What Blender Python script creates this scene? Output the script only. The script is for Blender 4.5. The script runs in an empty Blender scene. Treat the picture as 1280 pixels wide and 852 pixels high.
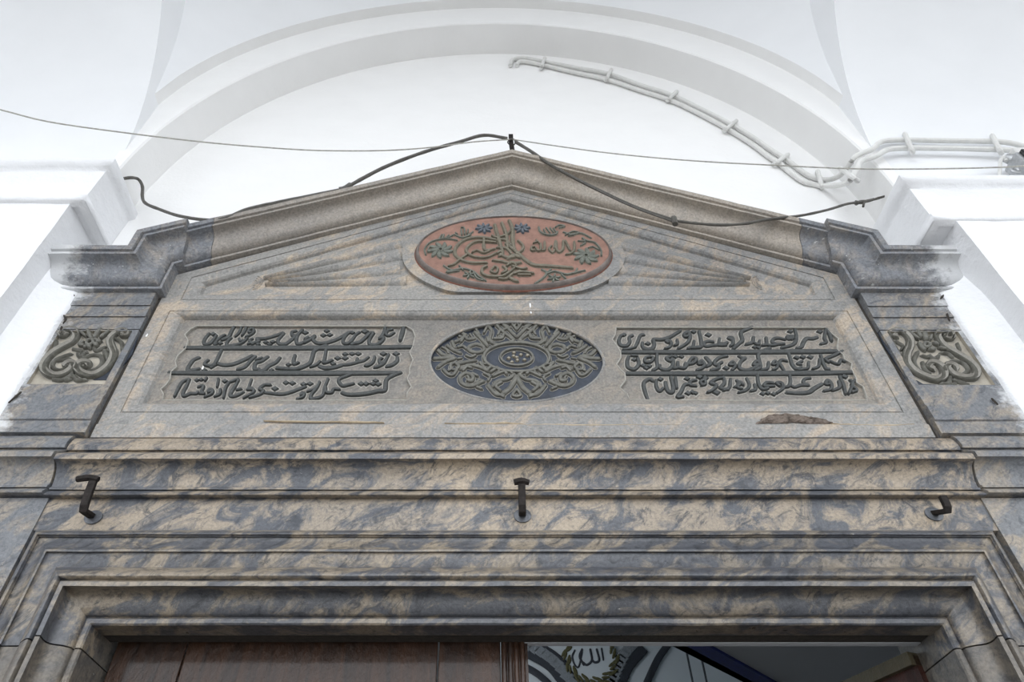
import bpy, bmesh, math, random
from mathutils import Vector, noise
from mathutils.geometry import tessellate_polygon
random.seed(7)
SC = bpy.context.scene
COL = SC.collection
# ------------------------------------------------------------------ camera
F_PX, CX, CY, PITCH, DIST, EYE = 853.0, 608.0, 426.0, math.radians(45.05), 1.5, 1.65
cam_data = bpy.data.cameras.new('camera')
cam = bpy.data.objects.new('camera', cam_data); COL.objects.link(cam)
cam_data.sensor_fit = 'HORIZONTAL'; cam_data.sensor_width = 36.0
cam_data.lens = F_PX / 1280 * 36.0
cam_data.shift_x = (640 - CX) / 1280
cam_data.clip_start = 0.05; cam_data.clip_end = 200
cam.location = (0, -DIST, EYE)
cam.rotation_euler = (math.pi / 2 + PITCH, 0, 0)
SC.camera = cam
# ------------------------------------------------------------------ light
SC.view_settings.view_transform = 'Standard'
SC.view_settings.look = 'None'
SC.view_settings.gamma = 1.0
SC.view_settings.use_curve_mapping = False
SC.view_settings.exposure = 0.84
world = bpy.data.worlds.new('overcast_sky'); SC.world = world
world.use_nodes = True
bg = world.node_tree.nodes['Background']
bg.inputs['Color'].default_value = (0.92, 0.955, 1.0, 1)
# overcast sky, brightest over the open court in front of the portal
_nt = world.node_tree; _tc = _nt.nodes.new('ShaderNodeTexCoord'); _sp = _nt.nodes.new('ShaderNodeSeparateXYZ'); _nt.links.new(_tc.outputs['Generated'], _sp.inputs[0])
_mr = _nt.nodes.new('ShaderNodeMapRange'); _nt.links.new(_sp.outputs[1], _mr.inputs[0])
for _i, _v in ((1, -1.0), (2, 0.1), (3, 2.3), (4, 0.25)): _mr.inputs[_i].default_value = _v
_mr.interpolation_type = 'SMOOTHSTEP'; _nt.links.new(_mr.outputs[0], bg.inputs['Strength'])
_ld = bpy.data.lights.new('hall_fill_light', 'AREA'); _ld.energy = 220; _ld.size = 3.0; _ld.color = (0.95, 0.97, 1.0)  # fill light added to brighten the hall; no window is built for it
_lo = bpy.data.objects.new('hall_fill_light', _ld); COL.objects.link(_lo)
_lo.location = (-3.5, 4.5, 6.6); _lo.rotation_euler = (math.radians(35), math.radians(25), 0)

# ------------------------------------------------------------------ helpers
_c, _s = math.cos(PITCH), math.sin(PITCH)
def at(x, y, f=0.0):
    """point where the sight line through (x, y) meets the upright plane f metres in front of the frieze"""
    u = (x - CX) / F_PX; v = (CY - y) / F_PX
    t = (DIST - f) / (_c - v * _s)
    return Vector((u * t, -f, EYE + t * (_s + v * _c)))
def zat(y, f, x=640): return at(x, y, f).z
def catmull(pts, n=6):
    pts = [Vector(p) for p in pts]
    if len(pts) < 3: 
        return [pts[0].lerp(pts[1], i / n) for i in range(n + 1)]
    out = []
    for i in range(len(pts) - 1):
        p0 = pts[i - 1] if i else pts[0] * 2 - pts[1]
        p1, p2 = pts[i], pts[i + 1]
        p3 = pts[i + 2] if i + 2 < len(pts) else pts[-1] * 2 - pts[-2]
        for k in range(n):
            t = k / n
            out.append(0.5 * ((2 * p1) + (p2 - p0) * t + (2 * p0 - 5 * p1 + 4 * p2 - p3) * t * t + (3 * p1 - p0 - 3 * p2 + p3) * t ** 3))
    out.append(pts[-1]); return out

class MB:
    def __init__(self): self.v = []; self.f = []; self.m = []
    def add(self, verts, faces, mi=0):
        b = len(self.v); self.v += [Vector(p) for p in verts]
        for q in faces: self.f.append([b + i for i in q]); self.m.append(mi)
    def grid(self, rows, closed_u=False, mi=0):
        n = len(rows[0]); b = len(self.v)
        for r in rows: self.v += [Vector(p) for p in r]
        for i in range(len(rows) - 1):
            for j in range(n if closed_u else n - 1):
                k = (j + 1) % n
                self.f.append([b + i * n + j, b + i * n + k, b + (i + 1) * n + k, b + (i + 1) * n + j]); self.m.append(mi)
    def box(self, x0, x1, y0, y1, z0, z1, mi=0):
        vs = [(x, y, z) for x in (x0, x1) for y in (y0, y1) for z in (z0, z1)]
        self.add(vs, [(0, 1, 3, 2), (4, 6, 7, 5), (0, 4, 5, 1), (2, 3, 7, 6), (0, 2, 6, 4), (1, 5, 7, 3)], mi)
    def tube(self, pts, r, n=8, smooth=5, mi=0, r1=None, wob=0):
        pts = catmull(pts, smooth) if smooth else [Vector(p) for p in pts]
        rows = []; N = len(pts)
        up = Vector((0.3, -1, 0.2)).normalized()
        for i, p in enumerate(pts):
            d = (pts[min(i + 1, N - 1)] - pts[max(i - 1, 0)]).normalized()
            a = d.cross(up).normalized(); b = d.cross(a)
            rr = r if r1 is None else r + (r1 - r) * i / (N - 1)
            if wob: rr *= 1 + wob * noise.noise(p * 40)
            rows.append([p + (a * math.cos(2 * math.pi * k / n) + b * math.sin(2 * math.pi * k / n)) * rr for k in range(n)])
        self.grid(rows, True, mi)
        b0 = len(self.v); self.v += [pts[0], pts[-1]]
        s = b0 - N * n
        for k in range(n):
            self.f.append([b0, s + (k + 1) % n, s + k]); self.m.append(mi)
            e = s + (N - 1) * n
            self.f.append([b0 + 1, e + k, e + (k + 1) % n]); self.m.append(mi)
    def build(self, name, mats, parent=None, sharp=35, flat=False, bevel=0):
        me = bpy.data.meshes.new(name)
        o0 = parent_origin(parent)
        me.from_pydata([tuple(p - o0) for p in self.v], [], self.f)
        mats = mats if isinstance(mats, (list, tuple)) else [mats]
        for m in mats: me.materials.append(m)
        for p, mi in zip(me.polygons, self.m): p.material_index = mi
        bm = bmesh.new(); bm.from_mesh(me)
        bmesh.ops.recalc_face_normals(bm, faces=bm.faces); bm.to_mesh(me); bm.free()
        if not flat:
            me.polygons.foreach_set('use_smooth', [True] * len(me.polygons))
            me.set_sharp_from_angle(angle=math.radians(sharp))
        o = bpy.data.objects.new(name, me); COL.objects.link(o)
        if parent: o.parent = parent
        if bevel:
            b = o.modifiers.new('bevel', 'BEVEL'); b.width = bevel; b.segments = 3; b.limit_method = 'ANGLE'; b.angle_limit = math.radians(40)
        return o
def parent_origin(p):
    o = Vector((0, 0, 0))
    while p: o += p.location; p = p.parent
    return o
def tag(o, label, cat=None, group=None, kind=None):
    if label: o['label'] = label
    if cat: o['category'] = cat
    if group: o['group'] = group
    if kind: o['kind'] = kind
    return o
def thing(name, loc, label, cat, group=None):
    o = bpy.data.objects.new(name, None); COL.objects.link(o); o.location = loc
    o.empty_display_size = 0.1
    return tag(o, label, cat, group)
def mitre(path, side):
    """per-vertex offset vectors for a polyline; side=+1 left normal, -1 right normal"""
    out = []
    P = [Vector(p) for p in path]
    for i in range(len(P)):
        ns = []
        if i: d = (P[i] - P[i - 1]).normalized(); ns.append(Vector((-d.y, d.x)) * side)
        if i < len(P) - 1: d = (P[i + 1] - P[i]).normalized(); ns.append(Vector((-d.y, d.x)) * side)
        if len(ns) == 1: out.append(ns[0])
        else: out.append((ns[0] + ns[1]) / (1 + ns[0].dot(ns[1])))
    return out
def densify(path, offs, step):
    p2, o2 = [], []
    for i in range(len(path) - 1):
        a, b = Vector(path[i]), Vector(path[i + 1]); n = max(1, int((b - a).length / step))
        for k in range(n):
            p2.append(a.lerp(b, k / n)); o2.append(offs[i].lerp(offs[i + 1], k / n))
    p2.append(Vector(path[-1])); o2.append(offs[-1]); return p2, o2
def wear(p, amp):
    if not amp: return p
    n1 = noise.noise(p * 9.0) * 0.6 + noise.noise(p * 31.0 + Vector((5, 1, 2))) * 0.4
    n2 = noise.noise(p * 12.0 + Vector((9, 4, 7)))
    return p + Vector((0, -n1 * amp, n2 * amp * 0.6))
def sweep_wall(mb, prof, path, amp=0.0012, step=0.04, caps=True, mi=0, offs=None):
    """profile [(outward, forward)] along a path [(x, z)] in the wall plane"""
    offs = offs or mitre(path, 1)
    p2, o2 = densify(path, offs, step)
    rows = []
    for p, o in zip(p2, o2):
        rows.append([wear(Vector((p.x + o.x * a, -f, p.y + o.y * a)), amp if 0 < i < len(prof) - 1 else 0) for i, (a, f) in enumerate(prof)])
    mb.grid(rows, False, mi)
    if caps:
        for r in (rows[0], rows[-1]):
            mb.add(r, [list(range(len(r)))], mi)
def sweep_plan(mb, prof, path, amp=0, step=0.06, mi=0):
    """profile [(outward, z)] along a path [(x, y)] seen in plan, outward = right-hand side"""
    p2, o2 = densify(path, mitre(path, -1), step)
    rows = []
    for p, o in zip(p2, o2):
        r = []
        for d, z in prof:
            q = Vector((p.x + o.x * d, p.y + o.y * d, z))
            if amp: q += Vector((noise.noise(q * 7), noise.noise(q * 7 + Vector((3, 3, 3))), noise.noise(q * 7 + Vector((8, 1, 5))))) * amp
            r.append(q)
        rows.append(r)
    mb.grid(rows, False, mi)
def face_holes(mb, outer, holes, f, mi=0):
    loops = [[Vector((p[0], p[1], 0)) for p in outer]] + [[Vector((p[0], p[1], 0)) for p in h] for h in holes]
    tris = tessellate_polygon(loops)
    flat = [p for l in loops for p in l]
    mb.add([(p.x, -f, p.y) for p in flat], [list(t) for t in tris], mi)
def wall_loop(mb, loop, f0, f1, loop1=None, mi=0):
    l1 = loop1 or loop
    mb.grid([[(p[0], -f0, p[1]) for p in loop], [(p[0], -f1, p[1]) for p in l1]], True, mi)
def arc_pts(n, fn, t0=0.0, t1=1.0): return [fn(t0 + (t1 - t0) * i / n) for i in range(n + 1)]
def ellipse(cx, cz, a, b, n=72, p=1.0):
    out = []
    for i in range(n):
        t = 2 * math.pi * i / n; c, s = math.cos(t), math.sin(t)
        out.append((cx + a * math.copysign(abs(c) ** p, c), cz + b * math.copysign(abs(s) ** p, s)))
    return out

# ------------------------------------------------------------------ materials
def mat(name):
    m = bpy.data.materials.new(name); m.use_nodes = True
    nt = m.node_tree; bs = nt.nodes['Principled BSDF']
    return m, nt, bs
def N(nt, t, **kw):
    n = nt.nodes.new(t)
    for k, v in kw.items(): setattr(n, k, v)
    return n
def mixc(nt, fac, a, b, mode='MIX'):
    n = nt.nodes.new('ShaderNodeMix'); n.data_type = 'RGBA'; n.blend_type = mode
    for sock, v in ((n.inputs[0], fac), (n.inputs[6], a), (n.inputs[7], b)):
        if hasattr(v, 'links') or isinstance(v, bpy.types.NodeSocket): nt.links.new(v, sock)
        else: sock.default_value = (*v, 1) if isinstance(v, tuple) and len(v) == 3 else v
    return n.outputs[2]
def ramp(nt, src, stops):
    n = nt.nodes.new('ShaderNodeValToRGB'); nt.links.new(src, n.inputs[0])
    el = n.color_ramp.elements
    while len(el) < len(stops): el.new(0.5)
    for e, (p, c) in zip(el, stops):
        e.position = p; e.color = (*c, 1) if isinstance(c, tuple) else (c, c, c, 1)
    return n.outputs[0]
def streaked(nt, ang, stretch, loc):
    r_ = pos(nt, (1, 1, 1), (0, math.radians(ang), 0), loc); m = nt.nodes.new('ShaderNodeMapping')
    m.inputs['Scale'].default_value = (1 / stretch, 1, 1); nt.links.new(r_, m.inputs[0]); return m.outputs[0]
def pos(nt, scale=(1, 1, 1), rot=(0, 0, 0), loc=(0, 0, 0)):
    g = nt.nodes.new('ShaderNodeNewGeometry'); m = nt.nodes.new('ShaderNodeMapping')
    m.inputs['Scale'].default_value = scale; m.inputs['Rotation'].default_value = rot; m.inputs['Location'].default_value = loc
    nt.links.new(g.outputs['Position'], m.inputs[0]); return m.outputs[0]
def noisetex(nt, vec, scale, detail=4, rough=0.55, dist=0.0):
    n = nt.nodes.new('ShaderNodeTexNoise'); nt.links.new(vec, n.inputs['Vector'])
    n.inputs['Scale'].default_value = scale; n.inputs['Detail'].default_value = detail
    n.inputs['Roughness'].default_value = rough; n.inputs['Distortion'].default_value = dist
    return n.outputs[0]
def bump(nt, bs, h, strength=0.3, dist=0.01):
    b = nt.nodes.new('ShaderNodeBump'); b.inputs['Strength'].default_value = strength; b.inputs['Distance'].default_value = dist
    nt.links.new(h, b.inputs['Height']); nt.links.new(b.outputs[0], bs.inputs['Normal'])

def marble(name, cool, warm, dark, bias=0.5, warm_w=0.10, seed=0.0, rough=0.5, white=0.0, streak=2.2, spec=0.5, smear=False, vein_k=0.85):
    m, nt, bs = mat(name)
    v1 = streaked(nt, 40, streak * 0.85, (seed, seed * 0.7, seed * 1.3))
    n1 = noisetex(nt, v1, 13.0, 8, 0.70, 0.9)
    patch = ramp(nt, n1, [(bias - warm_w, 0.0), (bias + warm_w, 1.0)])
    base = mixc(nt, patch, cool, warm)
    v2 = streaked(nt, 38, streak * 0.8, (seed + 3, seed, seed + 5))
    n2 = noisetex(nt, v2, 21.0, 8, 0.74, 1.8)
    vein = ramp(nt, n2, [(0.37, 1.0), (0.49, 0.0)])
    fac = N(nt, 'ShaderNodeMath', operation='MULTIPLY'); nt.links.new(vein, fac.inputs[0]); fac.inputs[1].default_value = vein_k
    base = mixc(nt, fac.outputs[0], base, dark)
    n4 = noisetex(nt, pos(nt, loc=(seed, 2, 1)), 1.4, 3)
    tone = ramp(nt, n4, [(0.3, (0.80, 0.81, 0.83)), (0.7, (1.14, 1.11, 1.06))])
    base = mixc(nt, 1.0, base, tone, 'MULTIPLY')
    n3 = noisetex(nt, pos(nt), 130, 3, 0.7)
    grain = ramp(nt, n3, [(0.25, 0.64), (0.75, 1.30)])
    base = mixc(nt, 1.0, base, grain, 'MULTIPLY')
    # white fleck and scuff
    n5 = noisetex(nt, pos(nt, (1, 1, 2.4), loc=(seed, 7, 1)), 42, 4, 0.7)
    fl = ramp(nt, n5, [(0.715 - white, 0.0), (0.76 - white, 0.75)])
    base = mixc(nt, fl, base, (0.62, 0.62, 0.60))
    if smear:   # limewash slopped over the outer ends of the side blocks
        g = nt.nodes.new('ShaderNodeNewGeometry'); sx = N(nt, 'ShaderNodeSeparateXYZ'); nt.links.new(g.outputs['Position'], sx.inputs[0])
        d = N(nt, 'ShaderNodeMath', operation='SUBTRACT'); nt.links.new(sx.outputs[0], d.inputs[0]); d.inputs[1].default_value = 0.072
        a = N(nt, 'ShaderNodeMath', operation='ABSOLUTE'); nt.links.new(d.outputs[0], a.inputs[0])
        nz = noisetex(nt, pos(nt, (1, 1, 1.6)), 9, 6, 0.75)
        ad = N(nt, 'ShaderNodeMath', operation='MULTIPLY_ADD'); nt.links.new(nz, ad.inputs[0]); ad.inputs[1].default_value = 0.34; nt.links.new(a.outputs[0], ad.inputs[2])
        sm = ramp(nt, ad.outputs[0], [(0.0, 0.0), (1.0, 1.0)])
        mr = N(nt, 'ShaderNodeMapRange'); nt.links.new(ad.outputs[0], mr.inputs[0])
        mr.inputs[1].default_value = 1.555; mr.inputs[2].default_value = 1.62; mr.inputs[3].default_value = 0; mr.inputs[4].default_value = 0.85
        base = mixc(nt, mr.outputs[0], base, (0.66, 0.67, 0.68))
    nt.links.new(base, bs.inputs['Base Color'])
    rr = ramp(nt, n5, [(0.3, rough - 0.08), (0.7, rough + 0.12)])
    nt.links.new(rr, bs.inputs['Roughness'])
    bs.inputs['Specular IOR Level'].default_value = spec
    hb = mixc(nt, 0.4, n3, n5)
    bump(nt, bs, hb, 0.35, 0.004)
    return m
def plaster(name, col, strength=0.35, scale=9, dist=0.02):
    m, nt, bs = mat(name)
    n1 = noisetex(nt, pos(nt, (1, 1, 1.6)), scale, 5, 0.55)
    n2 = noisetex(nt, pos(nt), 70, 3, 0.6)
    tone = ramp(nt, n1, [(0.3, tuple(c * 0.975 for c in col)), (0.7, col)])
    nt.links.new(tone, bs.inputs['Base Color']); bs.inputs['Roughness'].default_value = 0.85
    bs.inputs['Specular IOR Level'].default_value = 0.2
    bump(nt, bs, mixc(nt, 0.25, n1, n2), strength, dist)
    return m
def simple(name, col, rough=0.6, metal=0.0, var=0.25, scale=60, bstr=0.3, spec=0.5, bd=0.003):
    m, nt, bs = mat(name)
    n1 = noisetex(nt, pos(nt), scale, 4, 0.65)
    t = ramp(nt, n1, [(0.3, tuple(c * (1 - var) for c in col)), (0.7, tuple(min(1, c * (1 + var)) for c in col))])
    nt.links.new(t, bs.inputs['Base Color']); bs.inputs['Roughness'].default_value = rough; bs.inputs['Metallic'].default_value = metal
    bs.inputs['Specular IOR Level'].default_value = spec
    bump(nt, bs, n1, bstr, bd); return m
COOL = (0.094, 0.100, 0.114); WARM = (0.330, 0.275, 0.209); DARK = (0.037, 0.042, 0.052)
M = {}
M['slab'] = marble('grey_beige_marble', (0.259, 0.257, 0.250), (0.406, 0.341, 0.272), (0.148, 0.151, 0.156), 0.555, 0.065, 2.0, 0.6, vein_k=0.6)
M['floor_panel'] = marble('inscription_ground_marble', (0.212, 0.200, 0.183), (0.279, 0.242, 0.199), (0.149, 0.144, 0.137), 0.56, 0.10, 4.0, 0.65)
M['belt'] = marble('veined_cream_and_blue_marble', COOL, WARM, DARK, 0.49, 0.055, 0.0, 0.42)
M['frame'] = marble('door_frame_marble', (0.089, 0.093, 0.104), (0.242, 0.206, 0.160), (0.037, 0.039, 0.044), 0.51, 0.05, 6.0, 0.34)
M['jamb'] = marble('door_jamb_stone', (0.103, 0.099, 0.095), (0.165, 0.143, 0.116), (0.056, 0.055, 0.055), 0.5, 0.14, 9.0, 0.42)
M['side'] = marble('blue_grey_side_marble', (0.168, 0.176, 0.188), (0.302, 0.263, 0.213), (0.084, 0.090, 0.103), 0.53, 0.07, 12.0, 0.5, 0.02, smear=True)
M['cornice'] = marble('weathered_tan_cornice_stone', (0.274, 0.256, 0.231), (0.344, 0.306, 0.264), (0.161, 0.145, 0.129), 0.45, 0.16, 15.0, 0.5, 0.02, 1.2, vein_k=0.3)
M['cornice_corner'] = marble('blue_grey_cornice_stone', (0.186, 0.197, 0.219), (0.296, 0.274, 0.252), (0.109, 0.116, 0.127), 0.55, 0.1, 18.0, 0.5, 0.07, 1.2, smear=True)
M['wall'] = plaster('white_limewash', (0.90, 0.90, 0.895), 0.25, 6, 0.012)
M['vault'] = plaster('white_vault_limewash', (0.885, 0.90, 0.92), 0.12, 4, 0.01)
M['impost'] = plaster('lumpy_white_limewash', (0.87, 0.88, 0.90), 0.5, 16, 0.02)
M['letter'] = simple('dark_letter_paint', (0.046, 0.050, 0.049), 0.55, 0, 0.35, 90)
M['edge'] = simple('cut_stone_edge', (0.360, 0.345, 0.310), 0.7, 0, 0.2, 90)
M['pink'] = simple('faded_red_ground_paint', (0.270, 0.151, 0.115), 0.75, 0, 0.25, 28)
M['olive'] = simple('olive_gilding', (0.148, 0.132, 0.096), 0.55, 0, 0.3, 90)
M['sage'] = simple('grey_green_leaf_paint', (0.132, 0.140, 0.116), 0.6, 0, 0.3, 90)
M['sage_edge'] = simple('rubbed_leaf_edge', (0.264, 0.238, 0.187), 0.7, 0, 0.25, 90)
M['bluefl'] = simple('slate_blue_flower_paint', (0.10, 0.115, 0.135), 0.6, 0, 0.3, 90)
M['rim'] = simple('grey_rim_stone', (0.165, 0.138, 0.125), 0.6, 0, 0.4, 24)
M['red'] = simple('worn_red_line', (0.20, 0.085, 0.06), 0.7, 0, 0.4, 40)
M['navy'] = simple('dark_blue_ground_paint', (0.030, 0.038, 0.054), 0.6, 0, 0.45, 30)
M['scroll'] = simple('grey_olive_scroll_paint', (0.115, 0.112, 0.095), 0.5, 0, 0.35, 60)
M['scroll_ground'] = simple('beige_scroll_ground', (0.357, 0.327, 0.272), 0.75, 0, 0.22, 25)
M['iron'] = simple('rusty_wrought_iron', (0.017, 0.0135, 0.012), 0.75, 0.0, 0.6, 70, 0.6, 0.25)
M['cable'] = simple('dark_grey_cable', (0.085, 0.08, 0.07), 0.5, 0, 0.3, 60)
M['wire'] = simple('pale_grey_wire', (0.40, 0.39, 0.35), 0.5, 0, 0.3, 60)
M['pipe'] = simple('painted_conduit', (0.72, 0.72, 0.70), 0.55, 0, 0.06, 40)
M['lead'] = simple('lead_plug', (0.10, 0.105, 0.115), 0.45, 0.5, 0.3, 80)
M['gap'] = simple('dark_joint_and_shade', (0.040, 0.034, 0.028), 0.9, 0, 0.4, 80)  # dark joint colour, also used as painted shade under the door head
M['steel'] = simple('painted_lamp_metal', (0.45, 0.46, 0.47), 0.4, 0.5, 0.15, 60)
M['black'] = simple('black_lamp_glass', (0.02, 0.02, 0.022), 0.2)
def wood(name, a, b, rough):
    m, nt, bs = mat(name)
    n1 = noisetex(nt, pos(nt, (9, 9, 1.0)), 5, 6, 0.6, 0.6); n2 = noisetex(nt, pos(nt, (2.2, 1, 1)), 26, 5, 0.7)
    t = ramp(nt, n1, [(0.3, a), (0.7, b)]); nt.links.new(t, bs.inputs['Base Color'])
    bs.inputs['Roughness'].default_value = rough; bs.inputs['Coat Weight'].default_value = 0.30; bs.inputs['Coat Roughness'].default_value = 0.12; bs.inputs['Specular IOR Level'].default_value = 0.25
    bump(nt, bs, mixc(nt, 0.65, n1, n2), 0.9, 0.012); return m
M['wood'] = wood('varnished_brown_wood', (0.012, 0.006, 0.004), (0.048, 0.021, 0.010), 0.36)
M['wood_red'] = wood('dark_red_wood', (0.020, 0.008, 0.006), (0.055, 0.018, 0.012), 0.5)
M['wood_tan'] = wood('tan_rail_wood', (0.06, 0.05, 0.03), (0.10, 0.085, 0.05), 0.5)
M['hall'] = plaster('hall_plaster', (0.62, 0.67, 0.70), 0.1)
M['hall_grey'] = plaster('hall_gallery_soffit', (0.50, 0.52, 0.55), 0.1)
M['hall_paint'] = simple('dark_slate_paint', (0.03, 0.035, 0.045), 0.7)
M['hall_mid'] = simple('mid_grey_paint', (0.22, 0.24, 0.26), 0.7)
M['hall_blue'] = simple('deep_blue_paint', (0.014, 0.03, 0.19), 0.5)
M['wreath'] = simple('olive_wreath_paint', (0.085, 0.08, 0.03), 0.7)
M['paving'] = plaster('pale_court_paving', (0.72, 0.70, 0.67), 0.2)
M['porch'] = plaster('bounce_cutting_paving', (0.13, 0.125, 0.12), 0.2)  # unseen porch floor, made dark to cut bounce light on the undersides

XC = 0.072          # axis of the portal
def mx(x): return 2 * XC - x
# ================================================================== SETTING
def struct(o): o['kind'] = 'structure'; return o
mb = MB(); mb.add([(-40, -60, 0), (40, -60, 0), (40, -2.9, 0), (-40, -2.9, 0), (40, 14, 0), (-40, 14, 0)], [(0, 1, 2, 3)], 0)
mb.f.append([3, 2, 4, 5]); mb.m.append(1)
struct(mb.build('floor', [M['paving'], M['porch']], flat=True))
BX, LUN = 0.05, 0.04         # axis of the bay, plane of the back wall
HW, RISE, SPR = 1.455, 1.6, 3.835       # inner arch
HW2, RISE2, SPR2 = 1.5, 1.4, 4.255      # edge of the vault
DOOR_L, DOOR_R, DOOR_T = -0.852, 0.984, 2.259
# back wall with the door opening
mb = MB(); R = [(-7, 0), (7, 0), (7, 7), (-7, 7)]
x0, x1 = DOOR_L - 0.10, DOOR_R + 0.14
for a, b, c, d in ((-7, x0, 0, 7), (x1, 7, 0, 7), (x0, x1, DOOR_T + 0.24, 7)):
    mb.box(a, b, LUN, LUN + 0.25, c, d)
struct(mb.build('wall_back', M['wall'], flat=True))
# wall arch standing proud of the lunette
FA = 0.125
NA = 64
def inner(t): return (BX - HW * math.cos(t), SPR + RISE * math.sin(t))
def outer(t): return (BX - HW2 * math.cos(t), SPR2 + RISE2 * math.sin(t))
ts = [math.pi * i / NA for i in range(NA + 1)]
L1 = [(BX - HW, 3.72)] + [inner(t) for t in ts] + [(BX + HW, 3.62)]
L2 = [(BX - HW2, 3.72)] + [outer(t) for t in ts] + [(BX + HW2, 3.62)]
mb = MB()
mb.grid([[(x, LUN, z) for x, z in L1], [(x, -FA + 0.006, z) for x, z in L1], [(BX + (x - BX) * 1.004, -FA, z + 0.006) for x, z in L1]])
mb.grid([[(BX + (x - BX) * 1.004, -FA, z + 0.006) for x, z in L1], [(x, -FA, z) for x, z in L2]])
def lz(x): return SPR2 + RISE2 * math.sqrt(max(0, 1 - ((x - BX) / HW2) ** 2))
L3 = [(-1.433, lz(-1.433))] + [(x, z) for x, z in L2 if -1.425 <= x <= 1.527] + [(1.535, lz(1.535))]
mb.grid([[(x, -FA, z) for x, z in L3], [(x, -FA - 0.05, z) for x, z in L3]])
struct(mb.build('trim_1', M['wall'], sharp=25))
# sail vault over the bay
FC = FA + 1.48              # forward distance of the centre of the bay
XL, XR = -1.43, 1.532
A2 = HW2 ** 2 + 1.43 ** 2; C = RISE2 / math.sqrt(1 - 1.43 ** 2 / A2)
f0, f1 = FA + 0.05, FC + 1.43
def vz(x, f): return 0.19 * (1 - math.exp(-(f - f0) / .12)) + SPR2 + C * math.sqrt(max(0.0, 1 - ((x - BX) ** 2 + (f - FC) ** 2) / A2))
mb = MB(); n = 64
mb.grid([[(XL + (XR - XL) * j / n, -(f0 + (f1 - f0) * i / n), vz(XL + (XR - XL) * j / n, f0 + (f1 - f0) * i / n)) for j in range(n + 1)] for i in range(n + 1)])
for a, b in ((-7, -3.2), (3.2, 7)): mb.box(a, b, -3.2, 0.1, 5.7, 5.75)  # unseen slabs past the side arches, added to shut out sky light
struct(mb.build('ceiling', M['vault']))
# transverse arches left and right
for nm, xa, xb in (('wall_left', XL, -3.4), ('wall_right', XR, 3.4)):
    mb = MB()
    lo = [(FC - 1.5 * math.cos(t), SPR + RISE * math.sin(t)) for t in ts]
    hi = [(f, vz(xa, f)) for f in [f0 + (f1 - f0) * (0.5 - 0.5 * math.cos(t)) for t in ts]]
    zq = 3.72 if xa < 0 else 3.62
    lo = [(lo[0][0], zq)] + lo + [(lo[-1][0], zq)]
    ring = lo + [(hi[-1][0] + .09, zq), (hi[-1][0] + .09, hi[-1][1] + .03)] + hi[::-1] + [(0.118, hi[0][1] + .003), (0.10, zq)]
    tri = tessellate_polygon([[Vector((f, z, 0)) for f, z in ring]])
    mb.add([(xa, -f, z) for f, z in ring], [list(t) for t in tri])
    mb.grid([[(xa, -f, z) for f, z in lo], [(xb, -f, z) for f, z in lo]])
    mb.grid([[(xa, -f, z) for f, z in hi], [(xb, -f, z + 0.4) for f, z in hi]])
    struct(mb.build(nm, M['vault'], sharp=30))
# imposts and the shafts under them
IMP = [(-1.365, 0.205, 3.905, -1, -1.45, 0.155), (1.475, 0.197, 3.800, 1, 1.585, 0.155)]
for (xi, fi, zt, sg, xs, fs), nm in zip(IMP, ('trim_2', 'trim_3')):
    h = zt - 3.905
    prof = [(-0.30, zt + 0.01), (-0.02, zt + 0.004), (-0.004, zt), (0.0, zt - 0.008), (0.0, zt - 0.042), (-0.010, zt - 0.050), (-0.020, zt - 0.056),
            (-0.021, zt - 0.07), (-0.026, zt - 0.13), (-0.029, zt - 0.20), (-0.022, zt - 0.232), (-0.006, zt - 0.240), (0.0, zt - 0.246), (0.0, zt - 0.268), (-0.006, zt - 0.274), (-0.03, zt - 0.277)]
    mb = MB()
    path = [(-3.4, -fi), (xi, -fi), (xi, LUN)] if sg < 0 else [(xi, LUN), (xi, -fi), (3.4, -fi)]
    sweep_plan(mb, prof, path, 0.004)
    zs = zt - 0.270
    pr = [(0.045, zs), (0.034, zs - 0.06), (0.015, zs - 0.14), (0.004, zs - 0.22), (0.0, zs - 0.3), (0.0, 2.6), (0.0, 1.5), (0.0, 0.0)]
    path = [(-3.4, -fs), (xs, -fs), (xs, LUN)] if sg < 0 else [(xs, LUN), (xs, -fs), (3.4, -fs)]
    sweep_plan(mb, [(d * 0.75, z) for d, z in pr], path, 0.005)
    # soffit of the impost
    xe = -3.4 if sg < 0 else 3.4
    mb.add([(xe, -fi + 0.01, zs - 0.004), (xi, -fi + 0.01, zs - 0.004), (xi, LUN, zs - 0.004), (xe, LUN, zs - 0.004)], [(0, 1, 2, 3)])
    # plaster run-out over the edge of the stonework
    ed = 1.345 if sg < 0 else 1.49
    rows = []
    for k in range(40):
        z = 3.52 - (3.52 - 1.6) * k / 39
        j = 0.012 * noise.noise(Vector((z * 11, sg * 5, 0))) + 0.006 * noise.noise(Vector((z * 37, sg * 5, 3)))
        low = max(0.0, min(1.0, (2.80 - z) / 0.12)) * 0.07
        xo = (ed - low + j) * sg
        rows.append([(xs - sg * -0.02, -0.085, z), (xs - sg * 0.018, -0.060, z), (xs - sg * 0.05, -0.042, z), (xo + sg * 0.012, -0.030, z), (xo, -0.022, z), (xo, 0.03, z)])
    mb.grid(rows)
    struct(mb.build(nm, M['impost'], sharp=60))

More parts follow.
